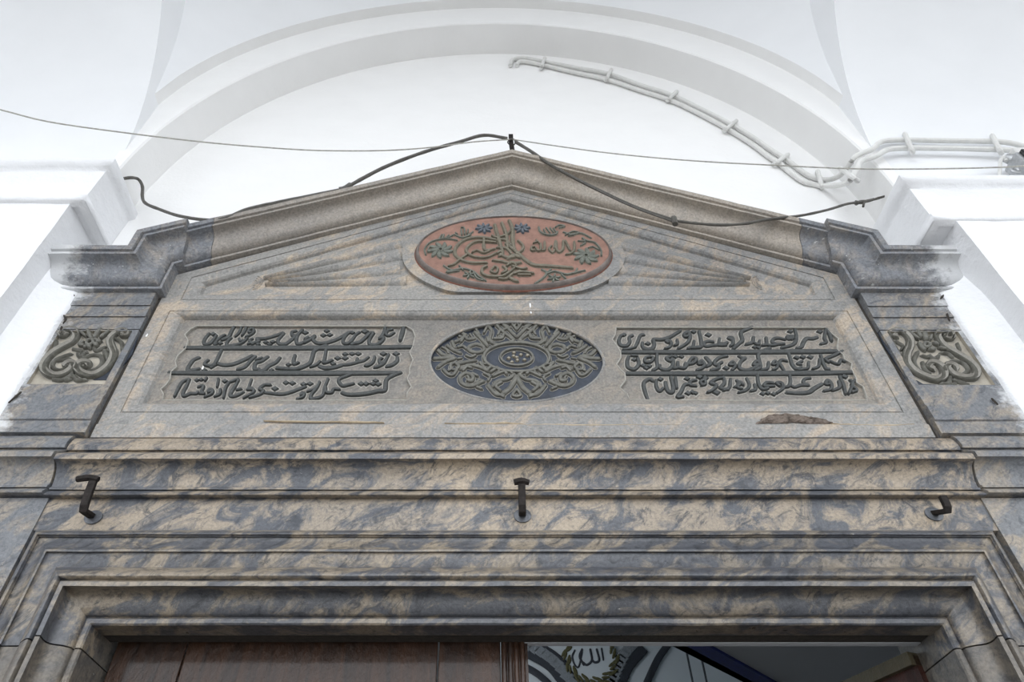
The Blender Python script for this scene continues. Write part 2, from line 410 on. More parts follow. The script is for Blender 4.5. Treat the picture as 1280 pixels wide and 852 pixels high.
# ================================================================== DOOR FRAME
def dx_(px): return at(px, 806, -.085).x
def zf(y, f): return zat(y, f) - DOOR_T
PF = [(0.0, -0.028), (0.0, 0.026), (0.003, 0.030)]
PF += [(zf(773, 0.030), 0.030), (zf(772, 0.024), 0.024), (zf(771, 0.024), 0.024)]
for y, f in ((769, .032), (766, .037), (762, .041), (758, .045), (753, .048), (748, .051), (743, .056), (739, .064), (736, .074), (734, .084), (733, .092)):
    PF.append((zf(y, f), f))
PF += [(zf(732, .097), .097), (zf(726.5, .098), .098), (zf(726, .094), .094), (zf(725.5, .072), .072)]
for k in range(9):
    a = math.pi * k / 8; y = 724.5 - 14.5 * k / 8; f = 0.070 + 0.017 * math.sin(a) - 0.008 * k / 8
    PF.append((zf(y, f), f))
PF += [(zf(709, .046), .046), (zf(708, .044), .044), (zf(690, .044), .044), (zf(689, .051), .051), (zf(686.5, .051), .051), (zf(685.5, .043), .043)]
for y, f in ((682, .036), (678, .031), (674, .029), (671, .030), (670.5, .035)): PF.append((zf(y, f), f))
for k in range(6):
    a = math.pi * k / 5; y = 669.5 - 5 * k / 5; f = .034 + .006 * math.sin(a); PF.append((zf(y, f), f))
PF += [(zf(663, .026), .026), (zf(662, -.03), -.03)]
PF = sorted(PF[:3], key=lambda p: p[1]) + PF[3:]
ZJ = 2.285 - 0.075     # joint between lintel and jambs
frame = thing('door_frame', (XC - 0.006, 0, 0), 'veined marble door surround of stepped mouldings framing the doorway at the bottom', 'door frame')
mb = MB()
sweep_wall(mb, PF, [(DOOR_L, ZJ), (DOOR_L, DOOR_T), (DOOR_R, DOOR_T), (DOOR_R, ZJ)], 0.0016)
tag(mb.build('lintel', M['frame'], frame), 'blue and cream veined marble lintel')
mb = MB(); mb.box(DOOR_L - .02, DOOR_R + .02, .0285, .074, DOOR_T + .003, DOOR_T + .09)
mb.build('head_shade_bar', M['gap'], frame, flat=True)  # dark bar standing in for the shade under the door head
PJ = [(0.0, -0.17)] + PF[1:]
for a, b in (((DOOR_L, 0.0), (DOOR_L, ZJ - 0.003)), ((DOOR_R, ZJ - 0.003), (DOOR_R, 0.0))):
    mb = MB(); sweep_wall(mb, PJ, [a, b], 0.0016)
    xq = DOOR_L if a[0] < 0 else DOOR_R; sq = -1 if a[0] < 0 else 1
    mb.box(min(xq, xq + sq * .09), max(xq, xq + sq * .09), .0275, .17, ZJ, DOOR_T + .09)
    mb.build('jamb', M['jamb'], frame)
mb = MB(); mb.box(dx_(650), DOOR_R + .02, .076, .094, DOOR_T + .002, DOOR_T + .08); struct(mb.build('trim_10', M['hall_grey'], flat=True))
# ================================================================== ENTABLATURE over the door
def ent_profile(yz, fs=0.0, top=547):
    z = lambda y, f: yz(y, f + fs)
    P = [(z(547, 0), -0.03), (z(547, .012), .010), (z(548, .016), .016)]
    for y, f in ((551, .022), (555, .026), (559, .027), (562, .024), (563, .016), (565, .016)): P.append((z(y, f), f))
    P += [(z(566, .05), .050), (z(567, .054), .054), (z(573, .054), .054), (z(574, .050), .050)]
    for y, f in ((577, .040), (581, .031), (586, .024), (592, .018), (598, .013), (604, .010), (608.5, .009), (609, .014), (611.5, .014), (612, .011)): P.append((z(y, f), f))
    for k in range(9):
        a = math.pi * k / 8; y = 612.5 + 9 * k / 8; f = .006 + .016 * math.sin(a); P.append((z(y, f), f))
    P += [(z(623, .0), 0.0)]
    return [(zz, f + fs) for zz, f in P]
def prism(mb, P, x0, x1, amp=0.0014, bottom=None, mi=0):
    prof = [(zz, f) for zz, f in P]
    # along x, outward = up, path at z = 0
    sweep_wall(mb, prof, [(x0, 0.0), (x1, 0.0)], amp, 0.03, True, mi)
CR = 1.150         # half width of the middle stones
ent = thing('entablature', (XC, 0, 2.50), 'long horizontal marble ledge with a hollow moulding under the inscription slab', 'ledge')
mb = MB(); P = ent_profile(lambda y, f: zat(y, f)); P += [(zat(623.5, -.02), -.03)]
prism(mb, P, XC - CR - 0.03, XC + CR + 0.03)
mb.build('moulding', M['belt'], ent)
mb = MB(); prism(mb, [(zat(623, 0) + 0.004, -.03), (zat(623, 0), 0.0), (zat(662, 0) - 0.002, 0.0), (zat(662, 0) - 0.01, -.03)], XC - CR - 0.045, XC + CR + 0.045, 0.0006)
mb.build('frieze', M['belt'], ent)
# ================================================================== INSCRIPTION SLAB
slab = thing('inscription_slab', (XC, 0, 2.78), 'large gabled grey marble slab carved with two cartouches of script and two oval medallions', 'carved slab')
zb, z528 = zat(547, 0) - 0.002, zat(528, 0)
ZU, ZA = 3.470, 4.020            # shoulder and apex of the gable
gable = [(XC - CR, zb), (XC + CR, zb), (XC + CR, ZU), (XC + 0.02, ZA), (XC - CR, ZU)]
ins_o = [(XC - 1.104, 2.867), (XC + 1.104, 2.867), (XC + 1.104, 3.292), (XC - 1.104, 3.292)]
FP, FI, FCt = -0.023, -0.024, -0.033
ins_i = [(XC - 1.056, zat(505, FI)), (XC + 1.056, zat(505, FI)), (XC + 1.056, zat(400, FI)), (XC - 1.056, zat(400, FI))]
AX = 0.022
ped_o = [(XC - 1.085, 3.345), (XC + 1.085, 3.345), (XC + 1.085, 3.462), (XC + AX, 3.985), (XC - 1.085, 3.462)]
ped_i = [(XC - 1.032, zat(369.5, FP)), (XC + 1.032, zat(369.5, FP)), (XC + 1.032, 3.437), (XC + AX, zat(251.5, FP)), (XC - 1.032, 3.437)]
# ovals
UO = (XC + 0.003, (zat(271, 0) + zat(364.5, 0)) / 2 - 0.003, 0.338, (zat(271, 0) - zat(364.5, 0)) / 2)
UO = ((at(518, 318, 0).x + at(766, 318, 0).x) / 2, UO[1], (at(766, 318, 0).x - at(518, 318, 0).x) / 2, UO[3])
LO = ((at(537, 451, FI).x + at(755, 451, FI).x) / 2, (zat(402, FI) + zat(502, FI)) / 2, (at(755, 451, FI).x - at(537, 451, FI).x) / 2, (zat(402, FI) - zat(502, FI)) / 2)
mb = MB()
face_holes(mb, gable, [ins_o, ped_o], 0.0)
wall_loop(mb, gable, 0.0, -0.06)
def bevel_loop(mb, lo, li, f):     # rounded bevel down into a sunk panel
    rows = []
    for t, d in ((0, 0), (0.02, 0.14), (0.07, 0.15), (0.10, 0.03), (0.25, 0.05), (0.5, 0.16), (0.72, 0.34), (0.88, 0.60), (0.97, 0.95), (1.0, 1.0)):
        rows.append([(a[0] + (b[0] - a[0]) * t, -f * d, a[1] + (b[1] - a[1]) * t) for a, b in zip(lo, li)])
    mb.grid(rows, True)
bevel_loop(mb, ins_o, ins_i, FI); bevel_loop(mb, ped_o, ped_i, FP)
# step ledge under the inscription and the incised lines
sweep_wall(mb, [(zat(528.5, 0), -0.02), (zat(529.5, 0.006), .005), (zat(530.5, 0.007), .007), (zat(546, 0.007), .006), (zb, -0.02)], [(XC - CR + 0.002, 0), (XC + CR - 0.002, 0)], 0.001)
# tympanum floor around the upper oval
ring_o = ellipse(UO[0], UO[1] + 0.006, UO[2] + 0.045, UO[3] + 0.032)
_zt, _zb = ped_i[3][1], ped_i[0][1]
ring_o = [(x, max(_zb + .002, min(z, _zt - abs(x - XC - AX) * (_zt - 3.437) / 1.032 - 0.006))) for x, z in ring_o]
face_holes(mb, ped_i, [ring_o], FP)
wall_loop(mb, ring_o, FP, FP + 0.016)
face_holes(mb, ring_o, [], FP + 0.016)
slab_body = mb.build('slab', M['slab'], slab, sharp=16)
# fan of flutes on either side of the upper oval
def stroke(mb, pts, widths, f0, h, flange=0.0, n=5, mi=0, mf=1, round_end=True, soft=False, groove=False):
    """raised stroke on an upright plane; pts are (x, z) metres, widths in metres"""
    P = [Vector((p[0], p[1], 0)) for p in pts]
    S = catmull(P, n); K = len(S)
    W = []
    for i in range(K):
        u = i / (K - 1) * (len(widths) - 1); a = int(min(u, len(widths) - 2)) if len(widths) > 1 else 0
        W.append(widths[0] if len(widths) == 1 else widths[a] + (widths[a + 1] - widths[a]) * (u - a))
    dirs = []
    for i in range(K):
        d = S[min(i + 1, K - 1)] - S[max(i - 1, 0)]
        dirs.append(d.normalized() if d.length > 1e-9 else Vector((1, 0, 0)))
    if round_end:
        S = [S[0] - dirs[0] * W[0] * 0.42] + S + [S[-1] + dirs[-1] * W[-1] * 0.42]
        W = [W[0] * 0.45] + W + [W[-1] * 0.45]; dirs = [dirs[0]] + dirs + [dirs[-1]]
    if soft: prof = [(-1, 0), (-.8, .38), (-.5, .75), (0, 1), (.5, .75), (.8, .38), (1, 0)]
    elif groove: prof = [(-1, 0), (-.95, .8), (-.72, 1), (-.42, .45), (0, .25), (.42, .45), (.72, 1), (.95, .8), (1, 0)]
    else: prof = [(-1, 0), (-.93, .62), (-.62, .93), (0, 1), (.62, .93), (.93, .62), (1, 0)]
    rows = []; fl = [[], []]; fr = [[], []]
    last = len(S) - 1
    for i, (p, w, d) in enumerate(zip(S, W, dirs)):
        nrm = Vector((-d.y, d.x, 0)); hh = h * (0.35 if round_end and i in (0, last) else 1)
        rows.append([(p.x + nrm.x * w / 2 * a, -(f0 + hh * b), p.y + nrm.y * w / 2 * a) for a, b in prof])
        if flange:
            for L, sg in ((fl, 1), (fr, -1)):
                for q, e in ((0, w / 2 * .96), (1, w / 2 + flange)):
                    L[q].append((p.x + nrm.x * e * sg, -(f0 + (.0022 if q == 0 else .0012)), p.y + nrm.y * e * sg))
    k0 = len(mb.m); mb.grid(rows, False, mi)
    if groove:      # pale line along both lips of the groove
        nc = len(rows[0]) - 1
        for q in range(len(rows) - 1):
            for cc in (2, 5): mb.m[k0 + q * nc + cc] = mf
    mb.add([r for r in rows[0]], [list(range(len(rows[0])))], mi); mb.add([r for r in rows[-1]], [list(range(len(rows[-1])))], mi)
    if flange:
        for L in (fl, fr): mb.grid([L[0], L[1]], False, mf)
        for e, (row, sg) in enumerate(((0, -1), (last, 1))):
            p, w, d = S[row], W[row], dirs[row]; nrm = Vector((-d.y, d.x, 0)); q = p + d * sg * flange
            ew = w / 2 + flange
            mb.add([(p.x + nrm.x * ew, -(f0 + .0012), p.y + nrm.y * ew), (p.x - nrm.x * ew, -(f0 + .0012), p.y - nrm.y * ew),
                    (q.x - nrm.x * w * .4, -(f0 + .0012), q.y - nrm.y * w * .4), (q.x + nrm.x * w * .4, -(f0 + .0012), q.y + nrm.y * w * .4)], [(0, 1, 2, 3)], mf)
def diamond(mb, p, r, f0, h, flange=0.0, sx=1.15, sz=1.0, mi=0, mf=1):
    x, z = p; a, b = r * sx, r * sz
    lo = [(x - a, z - .05 * b), (x + .05 * a, z - b), (x + a, z + .05 * b), (x - .05 * a, z + b)]
    for sc, hh, m_ in (((1, .0012), (1 + flange / r, .0012), mf),) if flange else ():
        pass
    if flange:
        o = [(x + (q[0] - x) * (1 + 1.5 * flange / r), z + (q[1] - z) * (1 + 1.5 * flange / r)) for q in lo]
        mb.grid([[(q[0], -(f0 + .0022), q[1]) for q in lo], [(q[0], -(f0 + .0012), q[1]) for q in o]], True, mf)
    i = [(x + (q[0] - x) * .72, z + (q[1] - z) * .72) for q in lo]
    mb.grid([[(q[0], -f0, q[1]) for q in lo], [(q[0], -(f0 + h * .75), q[1]) for q in [(x + (q[0] - x) * .9, z + (q[1] - z) * .9) for q in lo]], [(q[0], -(f0 + h), q[1]) for q in i]], True, mi)
    mb.add([(q[0], -(f0 + h), q[1]) for q in i], [(0, 1, 2, 3)], mi)
FLU = [([(330, 349.5), (405, 329), (500, 304)], (0.012, .03, .060)), ([(336, 351.5), (420, 335.5), (500, 319)], (0.010, .034, .062)),
       ([(340, 354), (420, 345.5), (500, 335.5)], (0.010, .034, .068)), ([(332, 357), (420, 355), (508, 351)], (0.010, .026, .052))]
for sgn in (0, 1):
    mb = MB()
    for pts, w in FLU:
        pp = [(at(x, y, FP).x, at(x, y, FP).z) for x, y in pts]
        if sgn: pp = [(mx(x), z) for x, z in pp]
        stroke(mb, pp, w, FP - 0.001, 0.017, soft=True, round_end=False, n=8)
    for r in (0.012, 0.022, 0.032):
        c = at(318, 353.5, FP); cx_ = mx(c.x) if sgn else c.x; sg = -1 if sgn else 1
        stroke(mb, [(cx_ + sg * r * math.cos(t) * 0.8, c.z + r * 1.1 * math.sin(t)) for t in (-1.4, -.8, 0, .8, 1.4)], (0.006,), FP, 0.004, soft=True)
    mb.build('fluted_fan', M['slab'], slab, sharp=50)
# sunk ground of the inscription with its two scalloped cartouches
CARL = [(246, 407), (238, 411), (231, 418), (235, 425), (232, 435), (222, 444), (219, 451), (221, 458), (214, 464), (212, 474), (207, 481), (201, 486), (204, 492), (203, 500), (356, 500.5),
        (508, 500), (509, 490), (514, 483), (509, 473), (512, 466), (512, 460), (516, 449), (512, 440), (516, 433), (519, 420), (516, 412), (508, 407.5)]
CARR = [(770, 409), (769, 418), (765.5, 424), (771.5, 432), (776, 440), (776, 447), (771, 455), (776, 462), (781, 466), (782, 475), (775, 484), (780, 489), (784, 492), (787, 499.5), (930, 500.5),
        (1084, 500), (1083, 494), (1079, 483), (1071, 478), (1070, 472), (1064, 460), (1065, 454), (1056, 449), (1054, 443), (1047, 437), (1047, 431), (1048, 423), (1039, 416), (1032, 409)]
def pxloop(L, f): return [(at(x, y, f).x, at(x, y, f).z) for x, y in L]
cl, cr_ = pxloop(CARL, FI), pxloop(CARR, FI)
mb = MB()
lo_e = ellipse(*LO)
ins_f = [(a[0], a[1]) for a in ins_i]
face_holes(mb, ins_f, [cl, cr_, lo_e], FI)
mb.build('panel_ground', M['floor_panel'], slab)

M['chip'] = simple('chipped_stone', (0.155, 0.125, 0.105), 0.9, 0, 0.5, 35, 1.0, 0.3, 0.012)
M['mortar'] = simple('cream_mortar', (0.46, 0.37, 0.26), 0.9, 0, 0.25, 50)
mb = MB()
for pts, w in (([(948, 529), (965, 524), (985, 523), (1005, 525), (1022, 527), (1038, 529)], .034), ([(965, 521), (985, 520), (1000, 522)], .02), ([(1005, 523), (1030, 527)], .02)):
    stroke(mb, [(lambda q: (q.x, q.z))(at(x, y, .001)) for x, y in pts], (w * .4, w, w * .8, w * .3), .001, .008, soft=True)
for i, p in enumerate(mb.v): mb.v[i] = p + Vector((noise.noise(p * 60) * .006, -abs(noise.noise(p * 90)) * .008, noise.noise(p * 60 + Vector((4, 4, 4))) * .006))
tag(mb.build('broken_patch', M['chip'], slab, flat=True), 'rough brown broken patch in the border')
mb = MB()
for pts in ([(556, 529), (600, 529.5), (640, 529), (660, 532), (690, 531), (760, 531.5), (850, 531)], [(1038, 529), (1060, 531), (1100, 531.5), (1142, 530.5)], [(330, 526), (420, 527), (480, 528)]):
    stroke(mb, [(lambda q: (q.x, q.z))(at(x, y, .004)) for x, y in pts], (.003, .007, .005, .008, .003), .003, .005, soft=True)
for i, p in enumerate(mb.v): mb.v[i] = p + Vector((0, 0, noise.noise(p * 45) * .004))
mb.build('mortar_line', M['mortar'], slab)
mb = MB()
for pts in ([(662.5, 379.5), (662.8, 384)], [(663.5, 390), (663.8, 391.5)], [(183, 420), (184.5, 417.5)], [(253, 461), (254, 458)]):
    stroke(mb, [(lambda q: (q.x, q.z))(at(x, y, .0)) for x, y in pts], (.006, .004), .0005, .002, soft=True, n=2)
tag(mb.build('white_drip', M['wall'], slab), 'small white drip marks')
# --- script: strokes noted from enlarged views: (origin x, origin y, px per unit)
A1 = (240, 400, .109375); A2 = (380, 400, .109375); A3 = (200, 445, .125); A4 = (360, 445, .125)
B1 = (765, 400, .109375); B2 = (905, 400, .125); B3 = (770, 445, .125); B4 = (920, 445, .125)
def S(s): return [tuple(float(q) for q in p.split(',')) for p in s.split()]
LINES = {'left': [
 [(A1, 36, '205,165 160,215 140,265 165,290 215,275 255,230 285,185'), (A1, 30, '385,180 345,200 300,235 262,285'), (A1, 38, '490,85 455,140 425,205 385,225 345,240'),
  (A1, 30, '575,85 545,150 500,200'), (A1, 32, '630,85 605,140 575,190'), (A1, 32, '455,215 410,260 400,300 450,305 530,290 590,265 640,215'), (A1, 28, '540,225 560,250 590,240'),
  (A1, 30, '690,150 655,150 665,120 705,115 710,150 670,185 615,205'), (A1, 28, '700,225 660,250 690,270 640,285'), (A1, 34, '1050,155 990,180 900,210 820,225 745,225 770,255 720,270 690,290'),
  (A1, 36, '1195,135 1145,150 1150,185 1180,195 1130,245 1070,285 1005,280 985,245 1020,200 1055,165'), (A1, 36, '1270,120 1215,175 1195,240 1215,285 1270,270 1310,245'),
  (A1, 'd', '250,172,28 330,275,24 275,285,24 850,265,26 890,288,24 930,260,26 760,288,22'),
  (A2, 36, '10,230 55,205'), (A2, 34, '130,190 70,235 5,275'), (A2, 38, '520,150 440,200 350,245 240,275 150,270 105,230 130,200'), (A2, 34, '560,150 510,160 460,215 450,265 500,280 550,240 590,185 640,150'),
  (A2, 38, '800,160 750,165 700,215 640,265 570,280 540,295'), (A2, 36, '800,160 770,200 745,250 760,290 830,295 885,260 915,215 860,225'), (A2, 38, '935,80 920,140 890,195 860,225'), (A2, 34, '1015,120 960,130 940,170 975,190 1035,155'),
  (A2, 46, '1140,95 1125,150 1100,245'), (A2, 'd', '20,155,30 265,135,28 225,185,28 300,180,28 555,155,26 700,140,36')],
 [(A3, 32, '400,25 340,50 300,100 280,150 340,150 400,135'), (A3, 28, '490,50 450,90 500,110 540,95'), (A3, 30, '625,-60 590,10 560,70 535,110'), (A3, 36, '930,5 850,45 740,90 650,100 585,85'),
  (A3, 30, '960,10 905,60 850,120 775,145'), (A3, 32, '1085,15 1020,60 960,80 950,140 1000,140'), (A3, 24, '1030,30 960,50'), (A3, 32, '1205,25 1160,75 1090,110 1050,150 990,155'),
  (A3, 'd', '380,30,20 450,150,22 520,118,22 550,100,20 1120,150,20'),
  (A4, 36, '-110,130 60,140 150,120 220,80 245,20 265,-40 330,-75 390,-100'), (A4, 32, '75,0 60,50 65,90 110,75'), (A4, 26, '325,60 280,100 225,120'), (A4, 30, '385,-60 370,30 360,75 400,70 450,50'),
  (A4, 38, '545,100 470,120 380,130 315,110'), (A4, 28, '545,100 600,95 650,85 700,70 760,55 810,20'), (A4, 24, '700,30 690,55 730,60'), (A4, 30, '870,15 850,70 800,105 770,105'), (A4, 28, '945,30 915,50 930,85 970,60'),
  (A4, 30, '1010,-10 960,80 900,115 865,125'), (A4, 34, '1095,20 1090,60 1040,100 985,115'), (A4, 'd', '10,95,22 500,30,26 575,30,26 455,85,22 576,-10,24 645,-14,24 707,-14,24 956,-14,28 1083,-14,28')],
 [(A3, 28, '300,240 230,270 190,330 150,415'), (A3, 28, '300,240 270,310 235,380 250,410 310,385 370,385 385,365'), (A3, 20, '475,225 455,260'), (A3, 26, '385,320 440,310 420,370 450,385 400,385'), (A3, 24, '590,235 575,320'),
  (A3, 26, '530,360 490,370 500,345 530,350 520,390 450,420'), (A3, 26, '610,340 600,390 550,415'), (A3, 26, '700,270 660,330 640,430'), (A3, 24, '790,240 710,270'), (A3, 28, '790,250 750,320 705,400 760,410 840,370'), (A3, 22, '770,350 820,340'),
  (A3, 24, '920,240 885,340'), (A3, 26, '930,345 880,345 920,330 940,370 840,430'), (A3, 28, '1110,300 1050,300 1000,340 1040,360 1000,395 900,425'), (A3, 'd', '375,250,20 420,245,20 655,260,22 1155,335,26 1265,275,24 1330,280,24 1440,290,24 1505,285,24'),
  (A4, 30, '180,315 100,345 0,380 -80,390 -230,375'), (A4, 26, '150,370 130,400 165,380 150,420 90,440'), (A4, 24, '320,270 280,330 195,365'), (A4, 28, '405,235 370,320 350,400 300,430 230,435 240,390 290,330 320,265'), (A4, 28, '380,320 385,370 440,375 460,340 520,345'),
  (A4, 30, '680,175 600,205 510,245 545,305 600,300 660,285'), (A4, 36, '1130,175 1050,205 985,250 970,350 900,360 820,380 700,395 600,395 540,375'), (A4, 'd', '735,285,26 785,285,26 855,285,24 905,290,24 880,255,24')]],
 'right': [
 [(B1, 36, '235,185 195,210 200,260 160,305 100,300 75,250 100,190 150,175'), (B1, 34, '365,180 320,190 290,260 260,325'), (B1, 26, '255,325 180,345 120,350'), (B1, 38, '780,130 720,170 650,210 560,235 470,235 480,290 450,340 380,345 345,310 345,270'),
  (B1, 34, '640,270 615,255 650,245 675,280 650,320 600,340'), (B1, 32, '740,235 745,280 710,305'), (B1, 36, '880,180 840,205 820,180 860,150 890,190 870,255 820,300 750,340'), (B1, 32, '935,250 920,310 860,340'), (B1, 38, '990,140 1010,220 1015,310 960,325 900,330'),
  (B1, 34, '1155,260 1090,255 1045,275 1070,310 1140,300 1205,290 1225,220'), (B1, 34, '1300,300 1205,300'), (B1, 'd', '130,180,26 405,280,28 925,145,28 1095,180,32'),
  (B2, 32, '90,215 40,190 80,190 85,240 60,270'), (B2, 30, '-60,250 0,250 30,235'), (B2, 34, '280,80 220,105 165,135 180,210 150,240 85,300'), (B2, 32, '290,180 280,230 215,255'), (B2, 26, '350,215 340,255 290,235'), (B2, 30, '415,185 420,250 375,265'),
  (B2, 30, '605,205 540,190 490,200 480,230 530,250 600,245'), (B2, 26, '420,260 480,265 540,255'), (B2, 30, '690,180 640,200 630,175 690,170'), (B2, 32, '705,100 720,180 700,240 640,270 570,285'), (B2, 34, '930,180 880,195 820,195 790,230 770,275 720,295'),
  (B2, 34, '1070,220 1050,150 1015,100'), (B2, 30, '1010,110 1000,190 1015,230 960,250'), (B2, 'd', '300,280,20 340,285,20 655,125,24 665,190,30 950,125,26')],
 [(B3, 34, '215,30 225,90 180,140 120,120 110,60 125,10'), (B3, 22, '215,10 150,5'), (B3, 28, '330,20 290,30 290,70 340,70 370,30 330,15'), (B3, 30, '410,-40 405,50 410,120 360,155'), (B3, 32, '560,10 500,30 540,60 565,40 560,110 500,150 440,130 435,100'),
  (B3, 30, '615,70 610,120 570,135'), (B3, 30, '690,80 680,130 615,125'), (B3, 30, '690,125 720,80 760,30 800,40 770,80 720,95'), (B3, 30, '860,90 820,90 850,60 880,90 860,130 800,155'), (B3, 34, '890,20 940,80 900,115'), (B3, 30, '1110,10 1030,25 980,70 1000,100 1060,70'),
  (B3, 30, '1020,90 1020,130 940,155'), (B3, 28, '1180,100 1130,100 1160,70 1190,110 1150,155'), (B3, 'd', '178,45,22 270,105,24 300,130,22 330,110,22 590,15,22 650,15,22 1095,130,26'),
  (B4, 32, '90,30 40,70 30,130 100,155 180,130 230,100'), (B4, 26, '20,10 60,30 90,30'), (B4, 32, '340,-72 280,-48 220,-8 225,40 240,100 230,130 180,150'), (B4, 28, '220,95 170,100 200,60 235,95'), (B4, 28, '320,70 310,130 250,150'), (B4, 26, '400,90 360,95 380,60 410,90 400,130 360,150'),
  (B4, 28, '505,60 450,50 430,80 460,130 490,190'), (B4, 30, '520,-20 540,40 560,100 600,140 650,120'), (B4, 26, '660,60 610,85 650,95'), (B4, 26, '720,70 710,130 620,150'), (B4, 26, '830,40 820,110 760,140'), (B4, 30, '840,0 870,90 900,140 930,140'), (B4, 30, '1060,-40 980,0 890,40 920,75'),
  (B4, 26, '1080,70 1040,50 1020,90 970,80 930,60'), (B4, 'd', '600,25,26 660,20,26 735,20,26')],
 [(B3, 32, '365,260 330,240 275,280 290,370 320,455'), (B3, 30, '400,250 400,310 430,360 470,330'), (B3, 34, '490,270 510,350 550,375 570,330 545,220'), (B3, 30, '590,220 605,330'), (B3, 28, '800,250 740,265 740,300 800,310'), (B3, 30, '740,290 680,300 650,360 610,420 670,415'),
  (B3, 26, '860,300 840,270 880,250 890,290 850,305'), (B3, 30, '1075,225 1000,240 940,280 1000,300 960,350 910,375'), (B3, 30, '1075,230 1080,280 1040,330 1120,345'), (B3, 28, '1140,240 1130,320 1070,355'), (B3, 28, '1200,250 1230,290 1180,320'),
  (B3, 'd', '440,240,24 705,235,24 715,380,24 760,370,24 790,380,20 830,220,26 890,230,26 1000,375,28'),
  (B4, 28, '70,300 30,270 10,320 60,340'), (B4, 28, '100,230 130,300 90,350 20,375'), (B4, 28, '180,290 190,340 140,360'), (B4, 30, '210,190 220,280 260,340 320,330'), (B4, 28, '370,280 300,275 280,310 380,310'), (B4, 28, '430,310 400,280 450,280 465,330 400,380'),
  (B4, 28, '530,190 540,260 520,310 480,320'), (B4, 28, '740,230 680,240 670,280 720,300 640,300 580,320 540,300'), (B4, 36, '850,290 780,330 720,370 620,380 500,375'), (B4, 28, '930,290 890,290 910,250 950,290 940,340 870,360'), (B4, 28, '1020,260 1030,320 960,355'),
  (B4, 30, '1030,210 1070,300 1090,390'), (B4, 26, '1130,250 1160,290 1120,390'), (B4, 26, '1180,250 1150,300 1200,350 1150,375'), (B4, 'd', '260,385,22 310,380,22 370,390,22 850,290,16 1080,215,26')]]}
RULES = {'left': [[(231, 436), (300, 436), (400, 436), (517, 435)], [(211, 467.3), (300, 467.6), (400, 467.6), (497, 467.4)]],
         'right': [[(777, 441.5), (900, 441.3), (1000, 440.6), (1046, 440.2)], [(783, 468.2), (900, 468), (1000, 467.6), (1065, 466.6)]]}
PXM = 0.00305
def draw(mb, items, f, h, flange, scale=1.0, soft=False, groove=False):
    for (ox, oy, k), w, s in items:
        pts = S(s)
        if w == 'd':
            for x, y, r in pts:
                p = at(ox + x * k, oy + y * k, f); diamond(mb, (p.x, p.z), r * k * PXM * 1.05, f, h * .85, flange)
        else:
            pp = [at(ox + x * k, oy + y * k, f) for x, y in pts]
            ww = w * k * PXM * scale
            stroke(mb, [(p.x, p.z) for p in pp], (ww * .85, ww, ww, ww * .8), f, h * random.uniform(.92, 1.08), flange, soft=soft, groove=groove)
WORD = {'left': 'left', 'right': 'right'}
for side, loop in (('left', cl), ('right', cr_)):
    mb = MB(); wall_loop(mb, loop, FI, FCt, [((x - sum(p[0] for p in loop) / len(loop)) * .996 + sum(p[0] for p in loop) / len(loop), z) for x, z in loop], 1)
    face_holes(mb, [((x - sum(p[0] for p in loop) / len(loop)) * .996 + sum(p[0] for p in loop) / len(loop), z) for x, z in loop], [], FCt)
    card = mb.build('cartouche', [M['floor_panel'], M['edge']], slab)
    mb = MB(); lpc = [Vector((p[0], p[1])) for p in loop]
    stroke(mb, [(p.x, p.y) for p in lpc + [lpc[0]]], (0.0042,), FI, 0.0022, soft=True, round_end=False, n=1)
    mb.build('edge_line', M['edge'], card)
    for items in LINES[side]:
        mb = MB(); draw(mb, items, FCt, 0.0105, 0.0030, 1.08)
        tag(mb.build('script_line', [M['letter'], M['edge']], card, sharp=50), 'dark painted line of carved script')
    for r in RULES[side]:
        mb = MB(); pp = [at(x, y, FCt) for x, y in r]
        stroke(mb, [(p.x, p.z) for p in pp], (0.015, .0205, .0205, .0205, .016), FCt, 0.0105, 0.0026)
        mb.build('rule', [M['letter'], M['edge']], card, sharp=50)
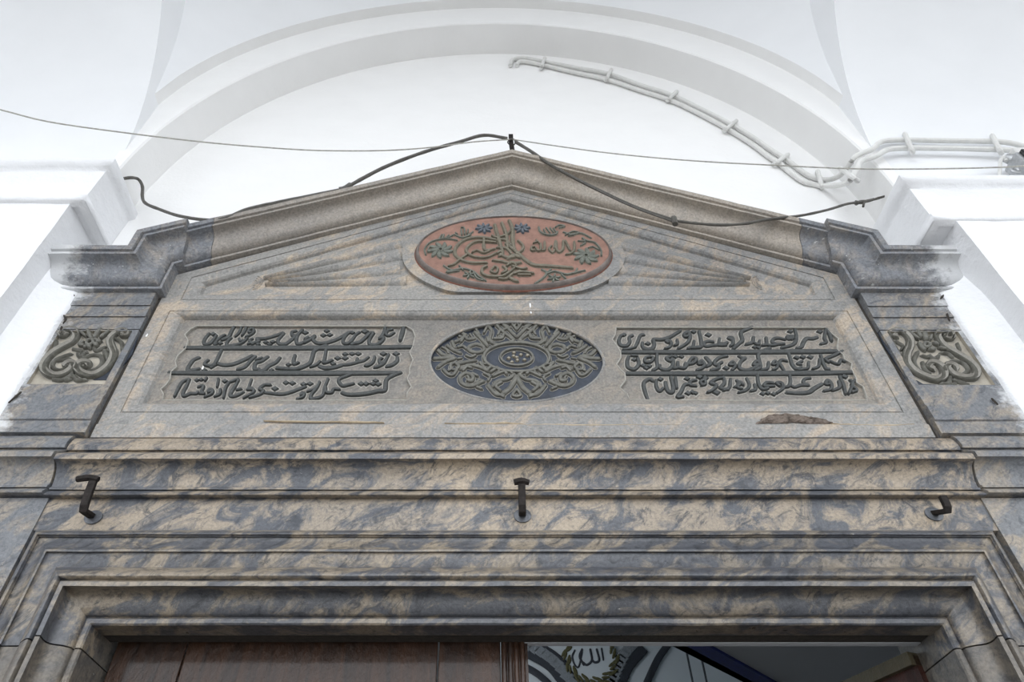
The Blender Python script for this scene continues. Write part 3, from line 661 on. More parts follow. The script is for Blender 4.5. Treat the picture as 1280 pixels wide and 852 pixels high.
# --- lower oval: interlaced ornament on dark blue
FM = FI - 0.013
mb = MB(); wall_loop(mb, ellipse(*LO), FI, FM, None, 1); face_holes(mb, ellipse(*LO), [], FM)
med = mb.build('medallion', [M['navy'], M['edge']], slab)
tag(med, 'dark blue oval medallion with interlaced ornament')
mb = MB(); e = ellipse(*LO, n=90)
stroke(mb, [(x, z) for x, z in e + [e[0]]], (0.009,), FI - .001, 0.004, soft=True, round_end=False, n=1)
mb.build('rim', M['slab'], med)
D1 = (535, 398, .1245)
CXD = 890.0
HALF = [(24, '720,45 800,110 890,200'), (18, '830,50 890,130'), (18, '890,55 868,92 890,130'), (24, '690,80 760,150 840,210 850,240 760,265 680,270 620,230 640,140 610,90'), (22, '660,215 740,210 760,170'), (18, '730,140 800,110'),
 (26, '470,150 540,220 600,290'), (18, '560,160 600,80'), (26, '485,268 420,290 415,330 485,355 555,335 550,290 485,268'), (24, '350,160 400,220 470,210'), (24, '270,250 340,215 380,170'), (24, '240,240 270,310'), (24, '190,280 260,330 330,360'),
 (26, '100,330 160,380 260,395'), (26, '60,415 160,410 260,400'), (26, '100,500 170,450 270,410'), (22, '150,520 200,570 250,580 290,530'), (22, '270,455 230,480 235,520 280,525 310,495 270,455'), (26, '290,470 380,450 480,430'),
 (24, '330,520 420,480 520,500 600,540'), (26, '560,640 430,690 340,660 320,600 380,560 450,590 440,635 400,630'), (22, '520,450 560,500 600,540'), (22, '580,540 640,490'), (22, '630,550 700,500'), (22, '650,590 760,545 790,570'),
 (24, '600,680 680,770 760,780'), (24, '640,700 700,640 800,620 870,570'), (32, '760,760 830,700 890,590'), (20, '890,720 850,780 890,800'), (22, '730,740 680,690 740,650'), (20, '490,700 540,720'), (20, '300,300 350,290 390,320'), (20, '480,120 520,180'), (18, '440,560 500,590'), (16, '700,90 720,130 700,180'), (16, '690,220 720,190 740,215'), (18, '310,190 350,215 330,250'), (16, '420,170 445,205'), (18, '140,300 190,330 210,370'), (18, '380,380 430,400 480,380'), (16, '300,420 340,410'),
 (18, '350,540 390,500 440,510'), (16, '390,590 410,610 395,640'), (18, '480,660 520,630 560,650'), (18, '560,560 620,600 600,640'), (16, '660,650 690,680 720,660'), (16, '820,540 850,570'), (18, '540,470 590,470'), (18, '700,560 720,520'), (16, '520,210 560,230'), (18, '590,200 610,250'), (16, '780,80 830,110'), (18, '200,540 240,520'), (18, '640,740 700,770 760,800')]
mb = MB()
for w, s in HALF:
    for m_ in (0, 1):
        pts = [((2 * CXD - x if m_ else x), y) for x, y in S(s)]
        pp = [at(535 + x * .1245, 398 + y * .1245, FM) for x, y in pts]
        ww = w * .1245 * PXM * 1.4
        stroke(mb, [(p.x, p.z) for p in pp], (ww,), FM, 0.011, 0.0016)
mb.build('interlace', [M['scroll'], M['edge']], med, sharp=50)
cM = at(645.8, 447.8, FM)
for nm, a, b, w in (('ring', 0.102, 0.062, 0.0115), ('ring', 0.050, 0.036, 0.0095)):
    mb = MB(); e = ellipse(cM.x, cM.z, a, b, 48); stroke(mb, e + [e[0]], (w,), FM, 0.012, 0.0016, round_end=False, n=1)
    mb.build(nm, [M['scroll'], M['edge']], med, sharp=50)
mb = MB()
for k in range(9):
    t = k * 2.4; r = 0.0105 * math.sqrt(k); diamond(mb, (cM.x + r * math.cos(t) * 1.2, cM.z + r * math.sin(t) * .8), 0.006, FM, 0.008)
mb.build('rosette', [M['sage_edge']], med)
# --- upper oval: imperial cipher on faded red
FU = FP + 0.030
zT, zB = zat(271.5, FU), zat(356.5, FU); xl_, xr_ = at(523, 317, FU).x, at(762, 317, FU).x
UI = ((xl_ + xr_) / 2, (zT + zB) / 2, (xr_ - xl_) / 2, (zT - zB) / 2)
zO = zat(365, FP + .016); xo_, xp_ = at(517.5, 320, FP + .016).x, at(766.5, 320, FP + .016).x
UX = ((xo_ + xp_) / 2, (zT + .010 + zO) / 2, (xp_ - xo_) / 2, (zT + .010 - zO) / 2)
mb = MB(); ue = ellipse(*UI)
face_holes(mb, ue, [], FU)
med2 = mb.build('medallion', M['pink'], slab); tag(med2, 'faded red oval medallion with olive calligraphic cipher')
mb = MB()
rows = []
for t, f in ((0, FP + .014), (.06, FP + .019), (.18, FP + .021), (.22, FP + .019), (.34, FP + .026), (.6, FP + .034), (.8, FP + .036), (.95, FP + .0345), (1, FU - .001)):
    rows.append([(a[0] + (b[0] - a[0]) * t, -f, a[1] + (b[1] - a[1]) * t) for a, b in zip(ellipse(*UX, n=90), ellipse(*UI, n=90))])
mb.grid(rows[3:], True, 0); mb.grid(rows[:4], True, 1)
mb.build('rim', [M['rim'], M['red']], med2, sharp=60)
C1 = (510, 265, .12324); C2 = (640, 265, .12324)
mb = MB()
draw(mb, [(C1, 34, '890,295 780,270 660,270 560,300 490,360 475,430 530,490 640,525 800,525'), (C1, 30, '890,320 800,310 700,310 630,340 590,395 620,440 700,470 800,470 890,430'), (C1, 26, '600,440 530,490 470,540 410,560'), (C1, 32, '770,280 770,370 800,400 880,385'), (C1, 24, '650,420 700,400 770,425 830,405'),
 (C1, 40, '880,140 905,230 930,320 960,420'), (C1, 36, '950,120 980,190 1000,260 1010,380'), (C1, 40, '1025,95 1060,180 1060,300 1080,400'), (C1, 26, '850,250 900,270 1000,240 1040,200'), (C1, 30, '900,300 980,290 1050,350'), (C1, 30, '900,370 1000,380 1050,440'), (C1, 34, '930,440 1000,470 1080,470'), (C1, 28, '900,430 940,410 960,440 920,460'),
 (C1, 30, '800,560 750,590 760,640 830,665 950,665 1030,620 1080,580'), (C1, 26, '870,570 840,610 890,630 910,580 870,560'), (C1, 28, '960,560 1000,600 950,630'), (C1, 26, '920,690 1000,690 1060,640 1136,610'), (C1, 36, '1030,680 1110,715'), (C1, 30, '860,500 950,510 1040,540'), (C1, 26, '1000,560 1060,520 1100,560'),
 (C2, 42, '-60,330 40,410 130,490 220,545 340,555 480,565 610,577'), (C2, 28, '60,300 110,350 100,400 40,440'), (C2, 28, '0,560 100,590 150,580'), (C2, 30, '10,640 100,620 220,635'), (C2, 24, '60,650 190,650'), (C2, 30, '0,690 60,715'), (C2, 46, '-40,480 20,450 80,470'), (C2, 34, '-30,520 40,530 90,520')], FU, 0.011, 0.0014, 1.0)
mb.build('cipher', [M['olive'], M['sage_edge']], med2, sharp=50)
mb = MB()
draw(mb, [(C2, 27, '630,310 630,390 590,430 545,440'), (C2, 28, '540,300 590,400'), (C2, 28, '520,300 515,380 480,415 450,380 450,310'), (C2, 24, '440,300 430,380'), (C2, 24, '400,350 375,380 410,420 430,390'), (C2, 24, '330,310 330,390 300,400'), (C2, 24, '290,330 290,390 260,400 240,370'), (C2, 22, '230,360 195,370 200,400 230,400'), (C2, 18, '215,325 260,310 280,330'), (C2, 18, '245,290 250,310')], FU, 0.009, 0.001)
mb.build('script_line', [M['olive'], M['sage_edge']], med2, sharp=50)
def flower(cx_, cy_, r, k, ang0=0.0, n=8, mat_=None, f=FU, curl=.5, nm='flower', par=None, squash=1.0, wpx=None):
    mb = MB(); c = at(cx_, cy_, f); R_ = r * PXM * 1.15
    for i in range(n):
        a = ang0 + 2 * math.pi * i / n
        pts = []
        for q in (0.25, .55, .8, 1.0):
            aa = a + curl * (q - .25); pts.append((c.x + R_ * q * math.cos(aa), c.z + R_ * q * math.sin(aa) * squash))
        stroke(mb, pts, (R_ * .30, R_ * .42, R_ * .2), f, .009, 0.0012)
    e = ellipse(c.x, c.z, R_ * .2, R_ * .2 * squash, 10); stroke(mb, e + [e[0]], (R_ * .16,), f, 0.011, 0.001, round_end=False, n=1)
    return mb.build(nm, mat_ or [M['sage'], M['sage_edge']], par or med2, sharp=50)
flower(*[510 + 330 * .1232, 265 + 395 * .1232], 12.5, 1, .2, 9)
flower(*[640 + 750 * .1232, 265 + 455 * .1232], 12.5, 1, .4, 9)
for cx_, cy_ in ((510 + 770 * .1232, 265 + 172 * .1232), (640 + 100 * .1232, 265 + 172 * .1232)):
    flower(cx_, cy_, 8.5, 1, .1, 8, [M['bluefl'], M['bluefl']], curl=0)
flower(510 + 620 * .1232, 265 + 645 * .1232, 6, 1, .3, 6, curl=0)
flower(640 + 425 * .1232, 265 + 680 * .1232, 6.5, 1, .3, 6, curl=0)
SPR_ = [[(C1, 16, '180,440 170,380 220,320 300,290 400,280 500,295'), (C1, 16, '400,270 460,240'), (C1, 16, '350,280 365,235'), (C1, 16, '310,290 345,235'), (C1, 16, '380,275 415,240'), (C1, 18, '470,235 540,265 600,250 660,205'), (C1, 14, '500,230 480,215'), (C1, 15, '545,240 540,180'), (C1, 15, '575,235 570,170 540,165'), (C1, 15, '600,230 610,185'), (C1, 15, '560,270 640,240'), (C1, 16, '200,410 215,370 255,350')],
 [(C2, 20, '270,160 290,210 360,240 440,235 460,205'), (C2, 14, '320,185 340,225'), (C2, 14, '345,165 385,220'), (C2, 14, '385,165 420,215'), (C2, 14, '420,170 445,210'), (C2, 18, '440,160 480,140 530,150 480,170'), (C2, 20, '520,210 600,235 700,222 800,270'), (C2, 16, '540,240 620,205 690,220'), (C2, 16, '570,250 630,240'), (C2, 18, '710,270 760,300 840,320 900,390 905,450'), (C2, 16, '670,300 745,310'), (C2, 16, '695,350 745,320'), (C2, 16, '720,270 740,310'), (C2, 16, '770,370 820,360 880,390')],
 [(C1, 20, '390,615 500,590 560,580 660,610 720,660 790,705'), (C1, 16, '360,550 420,590 460,600'), (C1, 16, '520,550 560,600'), (C1, 16, '400,625 470,610 520,605'), (C1, 18, '660,610 700,680 760,700')],
 [(C2, 22, '230,735 320,670 350,620 300,590'), (C2, 20, '340,640 430,610 550,640 650,620 740,600'), (C2, 16, '660,580 640,620'), (C2, 18, '395,590 360,620'), (C2, 16, '500,640 545,685')]]
for it in SPR_:
    mb = MB(); draw(mb, it, FU, 0.008, 0.0012, 1.1); mb.build('leaf_spray', [M['sage'], M['sage_edge']], med2, sharp=50)

# ================================================================== CORNICE
cor = thing('gable_cornice', (XC, -0.02, 3.36), 'weathered stone cornice climbing to a point over the carved slab', 'cornice')
PC = [(-0.002, -0.05), (-0.002, 0.008), (-0.001, 0.016), (0.005, 0.018), (0.009, 0.016), (0.0095, 0.009), (0.014, 0.009)]
for o, f in ((.017, .021), (.023, .031), (.032, .038), (.043, .042), (.055, .045), (.066, .048), (.075, .054), (.082, .063), (.085, .074), (.086, .086)): PC.append((o, f))
PC += [(0.087, 0.092), (0.0955, 0.093), (0.099, 0.090), (0.1, 0.082), (0.104, 0.083), (0.108, 0.095), (0.122, 0.100), (0.126, 0.097), (0.128, 0.085), (0.130, -0.05)]
zl, zu, za = 3.357, 3.487, 4.012
hx = 1.140
slope = (za - zu) / hx
def rk(dx): return zu + (hx - abs(dx)) * slope
mb = MB()
xm = 1.035
# middle run: raking both sides, ends cut upright
path = [(XC - xm, rk(xm)), (XC + .03, za), (XC + xm, rk(xm))]
of = mitre(path, 1); v = Vector((0, 1 / math.cos(math.atan(slope))))
sweep_wall(mb, PC, path, 0.0022, 0.03, True, 0, [v, of[1], v])
mb.build('raking_moulding', M['cornice'], cor, sharp=24)
for sg in (-1, 1):
    mb = MB(); p2 = [(XC + sg * (hx - .02), rk(hx - .02)), (XC + sg * (xm + .0015), rk(xm + .0015))]
    if sg > 0: p2 = p2[::-1]
    sweep_wall(mb, [(o, f + .001) for o, f in PC], p2, 0.002, 0.03, True, 0, [v, v])
    mb.build('short_moulding', M['cornice_corner'], cor, sharp=24)
    out = -1.445 if sg < 0 else 1.582
    path = [(out, zl), (XC + sg * hx, zl), (XC + sg * hx, zu), (XC + sg * (hx - .025), rk(hx - .025))]
    if sg > 0: path = path[::-1]
    of = mitre(path, 1); of[-1 if sg < 0 else 0] = v
    mb = MB(); sweep_wall(mb, [(o, f + (.024 if f > 0 else 0)) for o, f in PC], path, 0.0022, 0.02, True, 0, of)
    tag(mb.build('corner_moulding', M['cornice_corner'], cor, sharp=24), 'blue grey shouldered corner of the cornice')
# ================================================================== SIDE PILASTERS
E_ = (40, 405, .11146); G_ = (1090, 405, .11719)
SCRL = [[[(E_, 62, '400,130 360,150 340,120 400,85 480,90 510,150 460,220 350,280 240,350 160,440 150,530 230,590 340,590 440,540 480,480 440,450 390,480 430,500'), (E_, 62, '1030,140 1060,110 1010,95 940,130 890,190 900,260 930,340 900,440 820,530 700,590 580,570 520,510 560,450 640,455 640,490 590,490'),
   (E_, 30, '1110,110 1090,150 1030,160 1000,140')], [(E_, 38, '450,350 360,380 260,430 240,490 320,530 400,510'), (E_, 42, '560,410 680,360 780,370 790,450 720,520 640,540'), (E_, 40, '470,290 560,310 620,330'), (E_, 40, '700,280 740,310 830,270'), (E_, 40, '520,350 560,380 600,340'), (E_, 52, '820,310 850,360 860,420'),
   (E_, 44, '250,630 340,640 440,590 470,540'), (E_, 44, '470,590 520,640 610,640'), (E_, 50, '390,640 430,635'), (E_, 36, '280,200 265,300'), (E_, 36, '950,180 1010,220 1020,300'), (E_, 40, '1100,190 1030,320'), (E_, 30, '560,330 590,400'), (E_, 28, '300,430 380,410 440,400')],
   [(E_, 40, '640,90 670,160 690,190'), (E_, 44, '790,75 740,130 710,180'), (E_, 32, '880,95 780,180'), (E_, 30, '560,110 620,160'), (E_, 40, '590,215 550,250 600,260'), (E_, 40, '600,285 650,270 660,290'), (E_, 40, '720,270 740,250 700,240'), (E_, 40, '740,215 780,220 720,190'), (E_, 36, '640,200 690,195 700,230 660,255 625,240 640,200')],
   [(1135, 85), (1215, 70), (1130, 330), (1000, 500), (900, 630), (700, 630), (640, 610), (820, 560), (930, 460), (1000, 360), (1080, 200)]],
  [[(G_, 60, '250,150 210,140 200,110 260,90 330,110 390,180 390,260 360,330 360,420 430,510 560,580 680,610 750,570 740,490 680,440 620,430 590,470 640,500'), (G_, 56, '800,150 830,115 740,100 685,130 710,200 780,270 920,350 1040,430 1100,510 1080,580 980,590 860,560 790,490 800,450 860,460 880,500'), (G_, 30, '840,115 850,170 790,180 760,150 800,135')],
   [(G_, 40, '480,310 440,400 480,490 560,550'), (G_, 40, '530,420 560,500 610,540'), (G_, 40, '850,400 960,430 1020,500 960,550'), (G_, 50, '730,650 800,650 820,580'), (G_, 42, '860,610 960,640 1020,665'), (G_, 44, '845,655 880,655'), (G_, 32, '180,150 230,240 290,340'), (G_, 28, '240,200 320,250 300,290'), (G_, 32, '900,220 930,290'), (G_, 40, '600,350 660,390 700,350'), (G_, 40, '730,320 800,330 850,370'), (G_, 32, '520,350 590,370')],
   [(G_, 56, '545,110 560,180'), (G_, 42, '470,85 510,160'), (G_, 34, '380,100 480,180'), (G_, 34, '620,140 600,190'), (G_, 44, '650,215 690,240'), (G_, 44, '600,290 650,290'), (G_, 42, '490,220 520,270 550,300'), (G_, 34, '700,270 770,290'), (G_, 36, '560,220 600,235 585,265 545,265 540,235 560,220')],
   [(60, 85), (110, 120), (150, 230), (240, 350), (330, 460), (420, 570), (540, 640), (680, 650), (620, 670), (400, 660), (250, 420), (120, 220)]]]
SP = 0.015
for k, (sg, nm) in enumerate(((-1, 'left'), (1, 'right'))):
    x_in = XC + sg * (CR + .011); x_out = -1.46 if sg < 0 else 1.60
    xcol = 130 if sg < 0 else 1150
    xa, xb = (x_out, x_in) if sg < 0 else (x_in, x_out)
    lab = ('carved side block of the portal left of the slab, beside the left white pier' if sg < 0 else 'carved side block of the portal right of the slab, beside the right white pier')
    pil = thing('side_pilaster', ((xa + xb) / 2, 0, 0), lab, 'pilaster', 'stone pilasters beside the inscription')
    zz = lambda y, f: zat(y, f, xcol)
    # three upper bands
    dy = 0 if sg < 0 else 1
    mb = MB()
    prism(mb, [(zl + 0.004, -.02), (zl, SP + .008), (zz(370 + dy, SP + .008), SP + .008), (zz(381 + dy, SP + .008), SP + .008), (zz(382 + dy, SP + .003), SP + .003), (zz(395 + dy, SP + .003), SP + .003), (zz(396 + dy, SP - .002), SP - .002), (zz(411 + dy, SP - .002), SP - .002), (zz(412 + dy, SP - .006), -.03)], xa, xb, 0.0008)
    mb.build('upper_band', M['side'], pil)
    zt, zb_ = zz(411.5 + dy, SP), zz(480.5 + dy, SP)
    mb = MB(); inx = 0.012
    q = [(xa, zb_), (xb, zb_), (xb, zt), (xa, zt)]
    w0, w1 = (-1.335, x_in - .02) if sg < 0 else (x_in + .02, 1.475)
    qi = [(w0, zb_ + .004), (w1, zb_ + .004), (w1, zt - .004), (w0, zt - .004)]
    face_holes(mb, q, [qi], SP - .002, 0); wall_loop(mb, qi, SP - .002, SP - .014, None, 1); face_holes(mb, qi, [], SP - .014, 1)
    wall_loop(mb, q, SP - .002, -.03)
    pan = mb.build('scroll_panel', [M['side'], M['scroll_ground']], pil)
    fS = SP - .014
    dat = SCRL[k]
    mb = MB(); o = E_ if sg < 0 else G_
    lp = [at(o[0] + x * o[2], o[1] + y * o[2], fS) for x, y in dat[3]]
    lp2 = [(p.x, p.z) for p in lp]
    face_holes(mb, lp2, [], fS + .002); wall_loop(mb, lp2, fS + .002, fS - .001)
    tag(mb.build('painted_ground', M['navy'], pan), 'dark blue painted ground')
    mb = MB(); draw(mb, dat[0], fS, 0.017, 0.0016, 1.15, groove=True); mb.build('scroll', [M['scroll'], M['edge']], pan, sharp=60)
    mb = MB(); draw(mb, dat[1], fS, 0.013, 0.0014, 1.15, soft=True); mb.build('acanthus_leaf', [M['scroll'], M['edge']], pan, sharp=60)
    mb = MB(); draw(mb, dat[2], fS, 0.016, 0.0014, 1.0); mb.build('flower', [M['scroll'], M['edge']], pan, sharp=60)
    mb = MB()
    prism(mb, [(zz(480 + dy, SP), -.03), (zz(480.5 + dy, SP), SP - .001), (zz(493.5 + dy, SP), SP - .001), (zz(494 + dy, SP), SP + .003), (zz(506 + dy, SP), SP + .003), (zz(506.5 + dy, SP), SP + .007), (zz(525 + dy, SP), SP + .007), (zz(526 + dy, SP), SP + .002), (zz(541 + dy, SP), SP + .002), (zz(542 + dy, SP), SP + .008), (zz(545 + dy, SP), -.03)], xa, xb, 0.0012)
    mb.build('lower_band', M['side'], pil)
    mb = MB(); sh = -3.0
    P = ent_profile(lambda y, f: zat(y + sh, f), .005); P += [(P[-1][0] - .004, -.03)]
    e_out = x_out
    prism(mb, P, min(XC + sg * (CR + .035), e_out), max(XC + sg * (CR + .035), e_out))
    mb.build('moulding', M['side'], pil)
    mb = MB(); xo2 = XC + sg * 1.175
    prism(mb, [(P[-1][0] + .006, -.03), (P[-1][0], .004), (1.2, .004), (0.0, .004), (0.0, -.03)], min(xo2, x_out), max(xo2, x_out), 0.001)
    mb.build('shaft', M['side'], pil)
# chinks where the plaster has come away from the stone
mb = MB()
for pts in ([(75, 338), (79, 343), (80, 348)], [(88, 363), (92, 366), (93, 370)], [(80, 394), (82, 399), (79, 404)], [(77, 408), (76, 412)], [(26, 490), (20, 495), (11, 503)], [(1196, 338), (1190, 346)], [(1180, 368), (1176, 373)], [(1184, 392), (1187, 401)], [(1240, 498), (1247, 505)]):
    stroke(mb, [(lambda q: (q.x, q.z))(at(x, y, .024)) for x, y in pts], (.006, .009, .004), .023, .004, soft=True, n=3)
struct(mb.build('trim_11', M['gap']))
# dark fill in the open joints beside the slab
for sg in (-1, 1):
    mb = MB(); a = XC + sg * (CR - .004); b = XC + sg * (CR + .05)
    mb.box(min(a, b), max(a, b), .003, .03, 2.60, 3.36)
    o = mb.build('trim_4' if sg < 0 else 'trim_5', M['gap'], flat=True); struct(o)

# ================================================================== DOOR LEAVES
YD = 0.082
def dx(px, y=852, f=-YD): return at(px, y, f).x
d1 = thing('door_1', (DOOR_L, YD, 0), None, None); d1['kind'] = 'structure'
d1['label'] = 'closed left door leaf of glossy brown wooden planks'
xs = [DOOR_L + 0.012, dx(220), dx(546), dx(627)]
for i in range(3):
    mb = MB(); mb.box(xs[i] + .0015, xs[i + 1] - .0015, YD, YD + .05, 0.01, 2.30)
    mb.build('plank', M['wood'], d1, flat=True, bevel=0.003)
mb = MB(); mb.box(xs[3], dx(661), YD - .004, YD + .05, 0.01, 2.30)
rw = (dx(658) - xs[3]) / 4
for i in range(4):
    cxr = xs[3] + rw * (i + .5)
    ring = [(cxr + rw * .44 * math.cos(t), YD - .004 - rw * .5 * math.sin(t)) for t in [math.pi * j / 8 for j in range(9)]]
    mb.grid([[(x, y, 0.01) for x, y in ring], [(x, y, 2.30) for x, y in ring]])
mb.build('astragal', M['wood'], d1, sharp=50)
d2 = thing('door_2', (DOOR_R - .02, YD, 0), None, None); d2['kind'] = 'structure'
d2['label'] = 'right door leaf of dark red wood standing open into the hall'
d2.rotation_euler = (0, 0, 0)
al = math.radians(68); dv = Vector((-math.cos(al), math.sin(al), 0)); nv = Vector((math.sin(al), math.cos(al), 0))
def leaf(mb, u0, u1, z0, z1, t0, t1):
    b = Vector((DOOR_R - .015, YD + .02, 0)); vs = []
    for u in (u0, u1):
        for t in (t0, t1):
            for z in (z0, z1): vs.append(b + dv * u + nv * t + Vector((0, 0, z)))
    mb.add(vs, [(0, 1, 3, 2), (4, 6, 7, 5), (0, 4, 5, 1), (2, 3, 7, 6), (0, 2, 6, 4), (1, 5, 7, 3)])
mb = MB(); leaf(mb, 0, .9, 0.01, 2.245, 0.0, .045); mb.build('panel', M['wood_red'], d2, flat=True)
mb = MB(); leaf(mb, 0, .9, 2.222, 2.25, -.014, .05); tag(mb.build('top_rail', M['wood_tan'], d2, flat=True), 'tan top rail')
# ================================================================== HALL BEHIND THE DOOR
mb = MB()
mb.box(-6.5, 6.5, 9.0, 9.2, 0, 7.2); mb.box(-6.6, -6.5, .3, 9.2, 0, 7.2); mb.box(6.5, 6.6, .3, 9.2, 0, 7.2); mb.box(-6.6, 6.6, .3, 9.2, 7.2, 7.3)
mb.box(-6.6, 6.6, .29, .30, 2.75, 7.2)
struct(mb.build('wall_hall', M['hall'], flat=True))
FH = -8.97
def hp(x, y): p = at(x, y, FH); return (p.x, p.z)
def band(mb, pts, w, f=FH, h=.02, mi=0): stroke(mb, [hp(*p) for p in pts], (w,), f, h, 0, 8, mi, round_end=False)
mb = MB()   # arch bands painted on the far wall
for pts in ([(655, 806), (690, 826), (712, 852)], ):
    band(mb, pts, .30, mi=0)
band(mb, [(800, 805), (780, 828), (768, 854)], .30)
mb2 = MB()
ar = mb.build('trim_6', M['hall_paint']); struct(ar)
for pts in ([(660, 806), (675, 814), (690, 824), (703, 837), (715, 854)], [(790, 806), (780, 818), (774, 830), (768, 842), (764, 854)]):
    for i, p in enumerate(catmull([Vector((a, b, 0)) for a, b in pts], 2)):
        q = hp(p.x, p.y); diamond(mb2, q, .115, FH + .02, .012, 0, 1.0, .85)
struct(mb2.build('trim_7', M['hall_mid']))
mb = MB(); band(mb, [(836, 804), (822, 824), (808, 854)], .10); band(mb, [(655, 832), (672, 842), (688, 856)], .10); struct(mb.build('trim_8', M['hall_paint']))
ro = thing('wall_roundel', (*[hp(738, 822)[0], 8.96], hp(738, 822)[1]), 'round painted emblem with black script and an olive wreath seen through the doorway', 'roundel')
c = hp(738, 820)
mb = MB(); e = ellipse(c[0], c[1], .36, .36, 40); face_holes(mb, e, [], FH + .03); wall_loop(mb, e, FH + .03, FH); mb.build('disc', M['hall'], ro)
mb = MB()
for i in range(60):
    t = 2 * math.pi * i / 60; r = .34 + .04 * math.sin(i * 5)
    stroke(mb, [(c[0] + r * math.cos(t), c[1] + r * math.sin(t)), (c[0] + (r + .05) * math.cos(t + .25), c[1] + (r + .05) * math.sin(t + .25))], (.03, .05, .02), FH + .03, .012, 0, 3)
mb.build('wreath', M['wreath'], ro)
mb = MB()
H1 = (640, 795, .2031)
for w, s in ((11, '550,80 560,150'), (13, '520,85 535,150 510,165 490,150'), (13, '480,85 490,150 460,180 435,165'), (13, '430,85 415,130 440,180'), (10, '385,90 370,130 385,180 410,190 430,100')):
    stroke(mb, [hp(H1[0] + x * H1[2], H1[1] + y * H1[2]) for x, y in S(s)], (w * .2031 * .0128,), FH + .03, .01)
mb.build('script', M['hall_paint'], ro)
gal = []
mb = MB(); zg = 2.61
def ph(x, y):   # point of the gallery soffit plane seen at (x, y)
    u = (x - CX) / F_PX; v = (CY - y) / F_PX; t = (zg - EYE) / (_s + v * _c); return Vector((u * t, -DIST + t * (_c - v * _s), zg))
g0, g1 = ph(893, 808), ph(972, 852)
gd = (g1 - g0).normalized(); g00 = g0 - gd * 1.2; g11 = g1 + gd * ((6.4 - g1.x) / gd.x)
mb.add([g00, g11, (6.4, g11.y, zg), (6.4, .31, zg), (g00.x, .31, zg)], [(0, 1, 2, 3, 4)]); mb.add([p + Vector((0, 0, .15)) for p in (g00, g11, Vector((6.4, g11.y, zg)), Vector((6.4, .31, zg)), Vector((g00.x, .31, zg)))], [(0, 1, 2, 3, 4)])
struct(mb.build('trim_9', M['hall_grey'], flat=True))
mb = MB(); nn = Vector((-gd.y, gd.x, 0))
if nn.x > 0: nn = -nn
vs = []
for p in (g00, g11):
    for a in (0.0, .055):
        for z in (-.012, .0): vs.append(p + nn * a + Vector((0, 0, z)))
mb.add(vs, [(0, 1, 3, 2), (4, 6, 7, 5), (0, 4, 5, 1), (2, 3, 7, 6), (0, 2, 6, 4), (1, 5, 7, 3)])
bm_ = mb.build('gallery_beam', M['hall_blue'], flat=True); tag(bm_, 'blue painted edge beam of the gallery seen through the doorway', 'beam')
for i, (a, b) in enumerate((((874, 806), (884, 856)), ((863, 838), (863, 858)))):
    p, q = at(*a, -6.0), at(*b, -6.0); q = Vector((p.x if i else q.x, 6.0, 3.2))
    mb = MB(); mb.tube([Vector((p.x, 6.0, 7.2)), q], .012, 6, 2)
    tag(mb.build('chandelier_wire', M['hall_paint']), 'dark hanging wire against the pale hall wall, ' + ('longer and slanting one' if i == 0 else 'shorter upright one'), 'wire')

# ================================================================== IRON HOOKS
def bar(mb, pts, w, t):   # flat forged bar through the points
    P = [Vector(p) for p in pts]; rows = []
    for i, p in enumerate(P):
        d = (P[min(i + 1, len(P) - 1)] - P[max(i - 1, 0)]).normalized()
        a = d.cross(Vector((1, 0, 0))).normalized(); b = Vector((1, 0, 0))
        b = (b - d * b.dot(d)).normalized(); a = d.cross(b)
        rows.append([p + b * w / 2 * sx + a * t / 2 * sy for sx, sy in ((-1, -1), (1, -1), (1, 1), (-1, 1))])
    mb.grid(rows, True); mb.add(rows[0], [(0, 1, 2, 3)]); mb.add(rows[-1], [(0, 1, 2, 3)])
HK = [('iron_hook', (115, 645), (-0.035, -.058), (103, 637), (117, 600), .019, 'T', 'rusty iron hook on the left end of the frieze, tall with a knobbed head', -.022),
      ('iron_hook', (653, 643), (0, -.045), (653, 637), (652, 604), .018, 'T', 'rusty iron hook in the middle of the frieze, upright with a T head', 0),
      ('iron_hook', (1166, 641), (.045, -.05), (1187, 638), (1178, 620), .017, '', 'short headless iron hook on the right end of the frieze', 0)]
for nm, b, _, e, tp, w, head, lab, hsh in HK:
    p0 = at(*b, 0.0); fo = .058 if head else .05
    if head and b[0] > 300: fo = .045
    p1 = at(e[0], e[1], fo); p2 = at(tp[0], tp[1], fo + .004)
    th = thing(nm, tuple(p0), lab, 'hook', 'iron hooks above the door')
    mb = MB(); bar(mb, [p0 + Vector((0, .03, 0)), p0, p0.lerp(p1, .55), p1 + (p0 - p1) * .12, p1 + Vector((0, 0, .012)), p1.lerp(p2, .5), p2], w, .011); mb.build('shank', M['iron'], th, flat=True, bevel=.002)
    if head:
        mb = MB(); l = .019
        mb.tube([p2 + Vector((-l + hsh, -.002, .002)), p2 + Vector((hsh * .5, -.004, .005)), p2 + Vector((l + hsh * .3, -.002, .001))], .0075, 8, 3, 0, None, .5); mb.build('head', M['iron'], th)
    mb = MB(); e_ = [Vector((p0.x + .022 * math.cos(t) + (.006 if b[0] < 300 else 0), 0, p0.z - .004 + .019 * math.sin(t))) for t in [2 * math.pi * i / 14 for i in range(14)]]
    mb.grid([[p + Vector((0, .002, 0)) for p in e_], [p + Vector((0, -.004, 0)) for p in e_], [p0 + (p - p0) * .5 + Vector((0, -.006, 0)) for p in e_]], True); mb.add([p0 + (p - p0) * .5 + Vector((0, -.006, 0)) for p in e_], [list(range(14))])
    mb.build('lead_plug', M['lead'], th)
